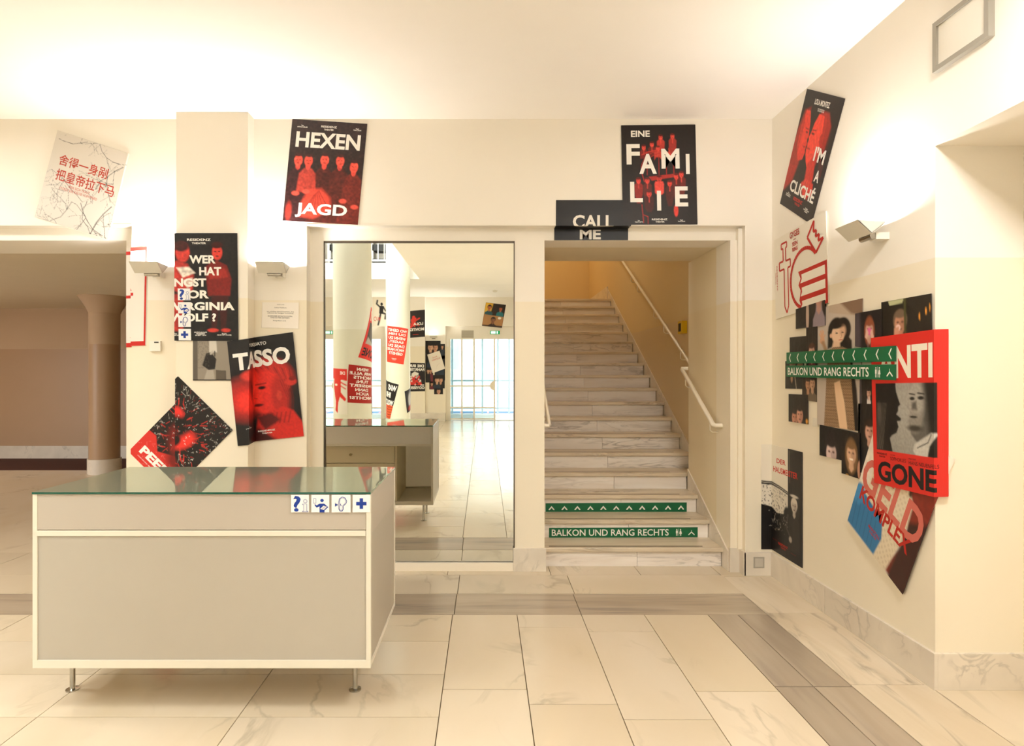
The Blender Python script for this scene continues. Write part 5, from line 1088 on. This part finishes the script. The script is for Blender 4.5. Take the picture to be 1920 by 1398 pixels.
figure_sheet(BACK, q, '231E1C', 'black LOLA MONTEZ poster with a red figure beside the entrance, seen in the mirror', lion, texts=(('LOLA', .10, .45, .62, .55, dict(bold=.04)), ('MONTEZ', .05, .65, .85, .76, dict(bold=.04)), ('RESIDENZ', .35, .88, .65, .905, dict(col=RED))))
q = backq([(796.8, 680), (762, 679), (762, 733), (796.8, 732.5)], True)
def splash(p):
    A = p.A; p.poly([(.34, .36*A), (.55, .30*A), (.72, .38*A), (.70, .50*A), (.38, .50*A)], 'E6E0D4', .03); p.poly([(.3, .5*A), (.72, .5*A), (.85, .76*A), (.15, .78*A)], 'D0302A', .03)
    rs = np.random.RandomState(2)
    for k in range(40): x = .15+.7*rs.rand(); y = (.45+.33*rs.rand())*A; p.ell(x, y, .03, .05, ['E6E0D4', 'D0302A', '1B1817'][k % 3], .6)
figure_sheet(BACK, q, '1F1B1A', 'black DIE IRRFAHRTEN DES ODYSSEUS poster below the LOLA MONTEZ one', splash, texts=(('DIE IRR-', .06, .05, .90, .15, dict(bold=.04)), ('FAHRTEN', .04, .18, .90, .28, dict(bold=.04)), ('ODYSSEUS', .03, .82, .93, .92, dict(bold=.04)), ('DES', .06, .755, .25, .80, dict(bold=.04))))
GQ = 'party photos by the entrance, seen in the mirror'
for x0, y0, x1, y1, lv, n, lb in ((797, 638, 826, 660, 1, 2, 'wide photo of a kissing couple at the top of the entrance collage'), (824, 644, 834.5, 672, 0, 1, 'photo of a person in blue at the upper corner of the entrance collage'),
        (798, 658, 818, 690, 0, 1, 'dark photo behind the tilted white sheet of the entrance collage'), (815, 666, 834.5, 712, 0, 1, 'tall dark photo at the outer edge of the entrance collage'), (797, 688, 812, 716, 1, 2, 'photo of two people in pink at the lower part of the entrance collage'),
        (805, 714, 814, 729, 1, 1, 'tiny orange photo hanging at the bottom of the entrance collage'), (812, 702, 833.5, 727, 2, 2, 'photo of two standing people low in the entrance collage'), (814, 724, 830.5, 738, 1, 1, 'lowest photo of the entrance collage, with folded hands')):
    q = backq([(x1, y0), (x0, y0), (x0, y1), (x1, y1)])
    fg = [((.35+.32*i) if n > 1 else .5, .18, .5 if n > 1 else .62, D(cloth=['26303E', '6E2A34', '1A1818'][(lv+i) % 3], skin=['C99678', 'D8A888'][i % 2], sw=.8)) for i in range(n)]
    photo(q, lb, '2E1E12' if 'orange' in lb else '151212', fg, None, lv, .014, GQ, BACK, False)
q = backq([(827.5, 656.5), (799, 661), (811, 698), (834.5, 690)])
q = backq([(823.5, 656.5), (801, 664), (811, 698.5), (834, 690)])
figure_sheet(BACK, q, 'E6DDD0', 'white sheet with faint red letters tilted over the entrance collage', lambda p: p.line([(.2, .9), (.5, 1.0), (.7, 1.3)], .01, '8E8478', .6), texts=(('ALLE', .3, .2, .7, .27, dict(col='C85A48', bold=0)), ('KOMMEN', .15, .33, .8, .42, dict(col='C85A48', bold=0))), level=4)
q = backq([(948.5, 571), (911, 566.5), (903.5, 610), (941, 614)])
def scene_(p):
    A = p.A; p.poly([(0, 0), (.5, 0), (.45, .2*A), (1, .1*A), (1, .5*A), (0, .55*A)], '241A14', .03); p.poly([(.62, 0), (1, 0), (1, .5*A), (.7, .5*A)], 'D8A838', .05)
    p.person(.78, .08*A, .25, 'C06A3A', '1A120E', '2A5058'); p.person(.22, .10*A, .22, 'B85A34', '1A120E', '1A6A70'); p.poly([(0, .53*A), (1, .5*A), (1, A), (0, A)], 'A87A4C', .02); p.person(.5, .58*A, .28, '8A5A3E', '1A1210', '2A1A14'); p.ell(.2, .60*A, .08, .06, 'E8E0D0', .3); p.poly([(.0, .92*A), (1, .95*A), (1, A), (0, A)], '2A1A12', .02)
figure_sheet(BACK, q, '2A1E16', 'colourful film still hung askew above the entrance door, seen in the mirror', scene_)
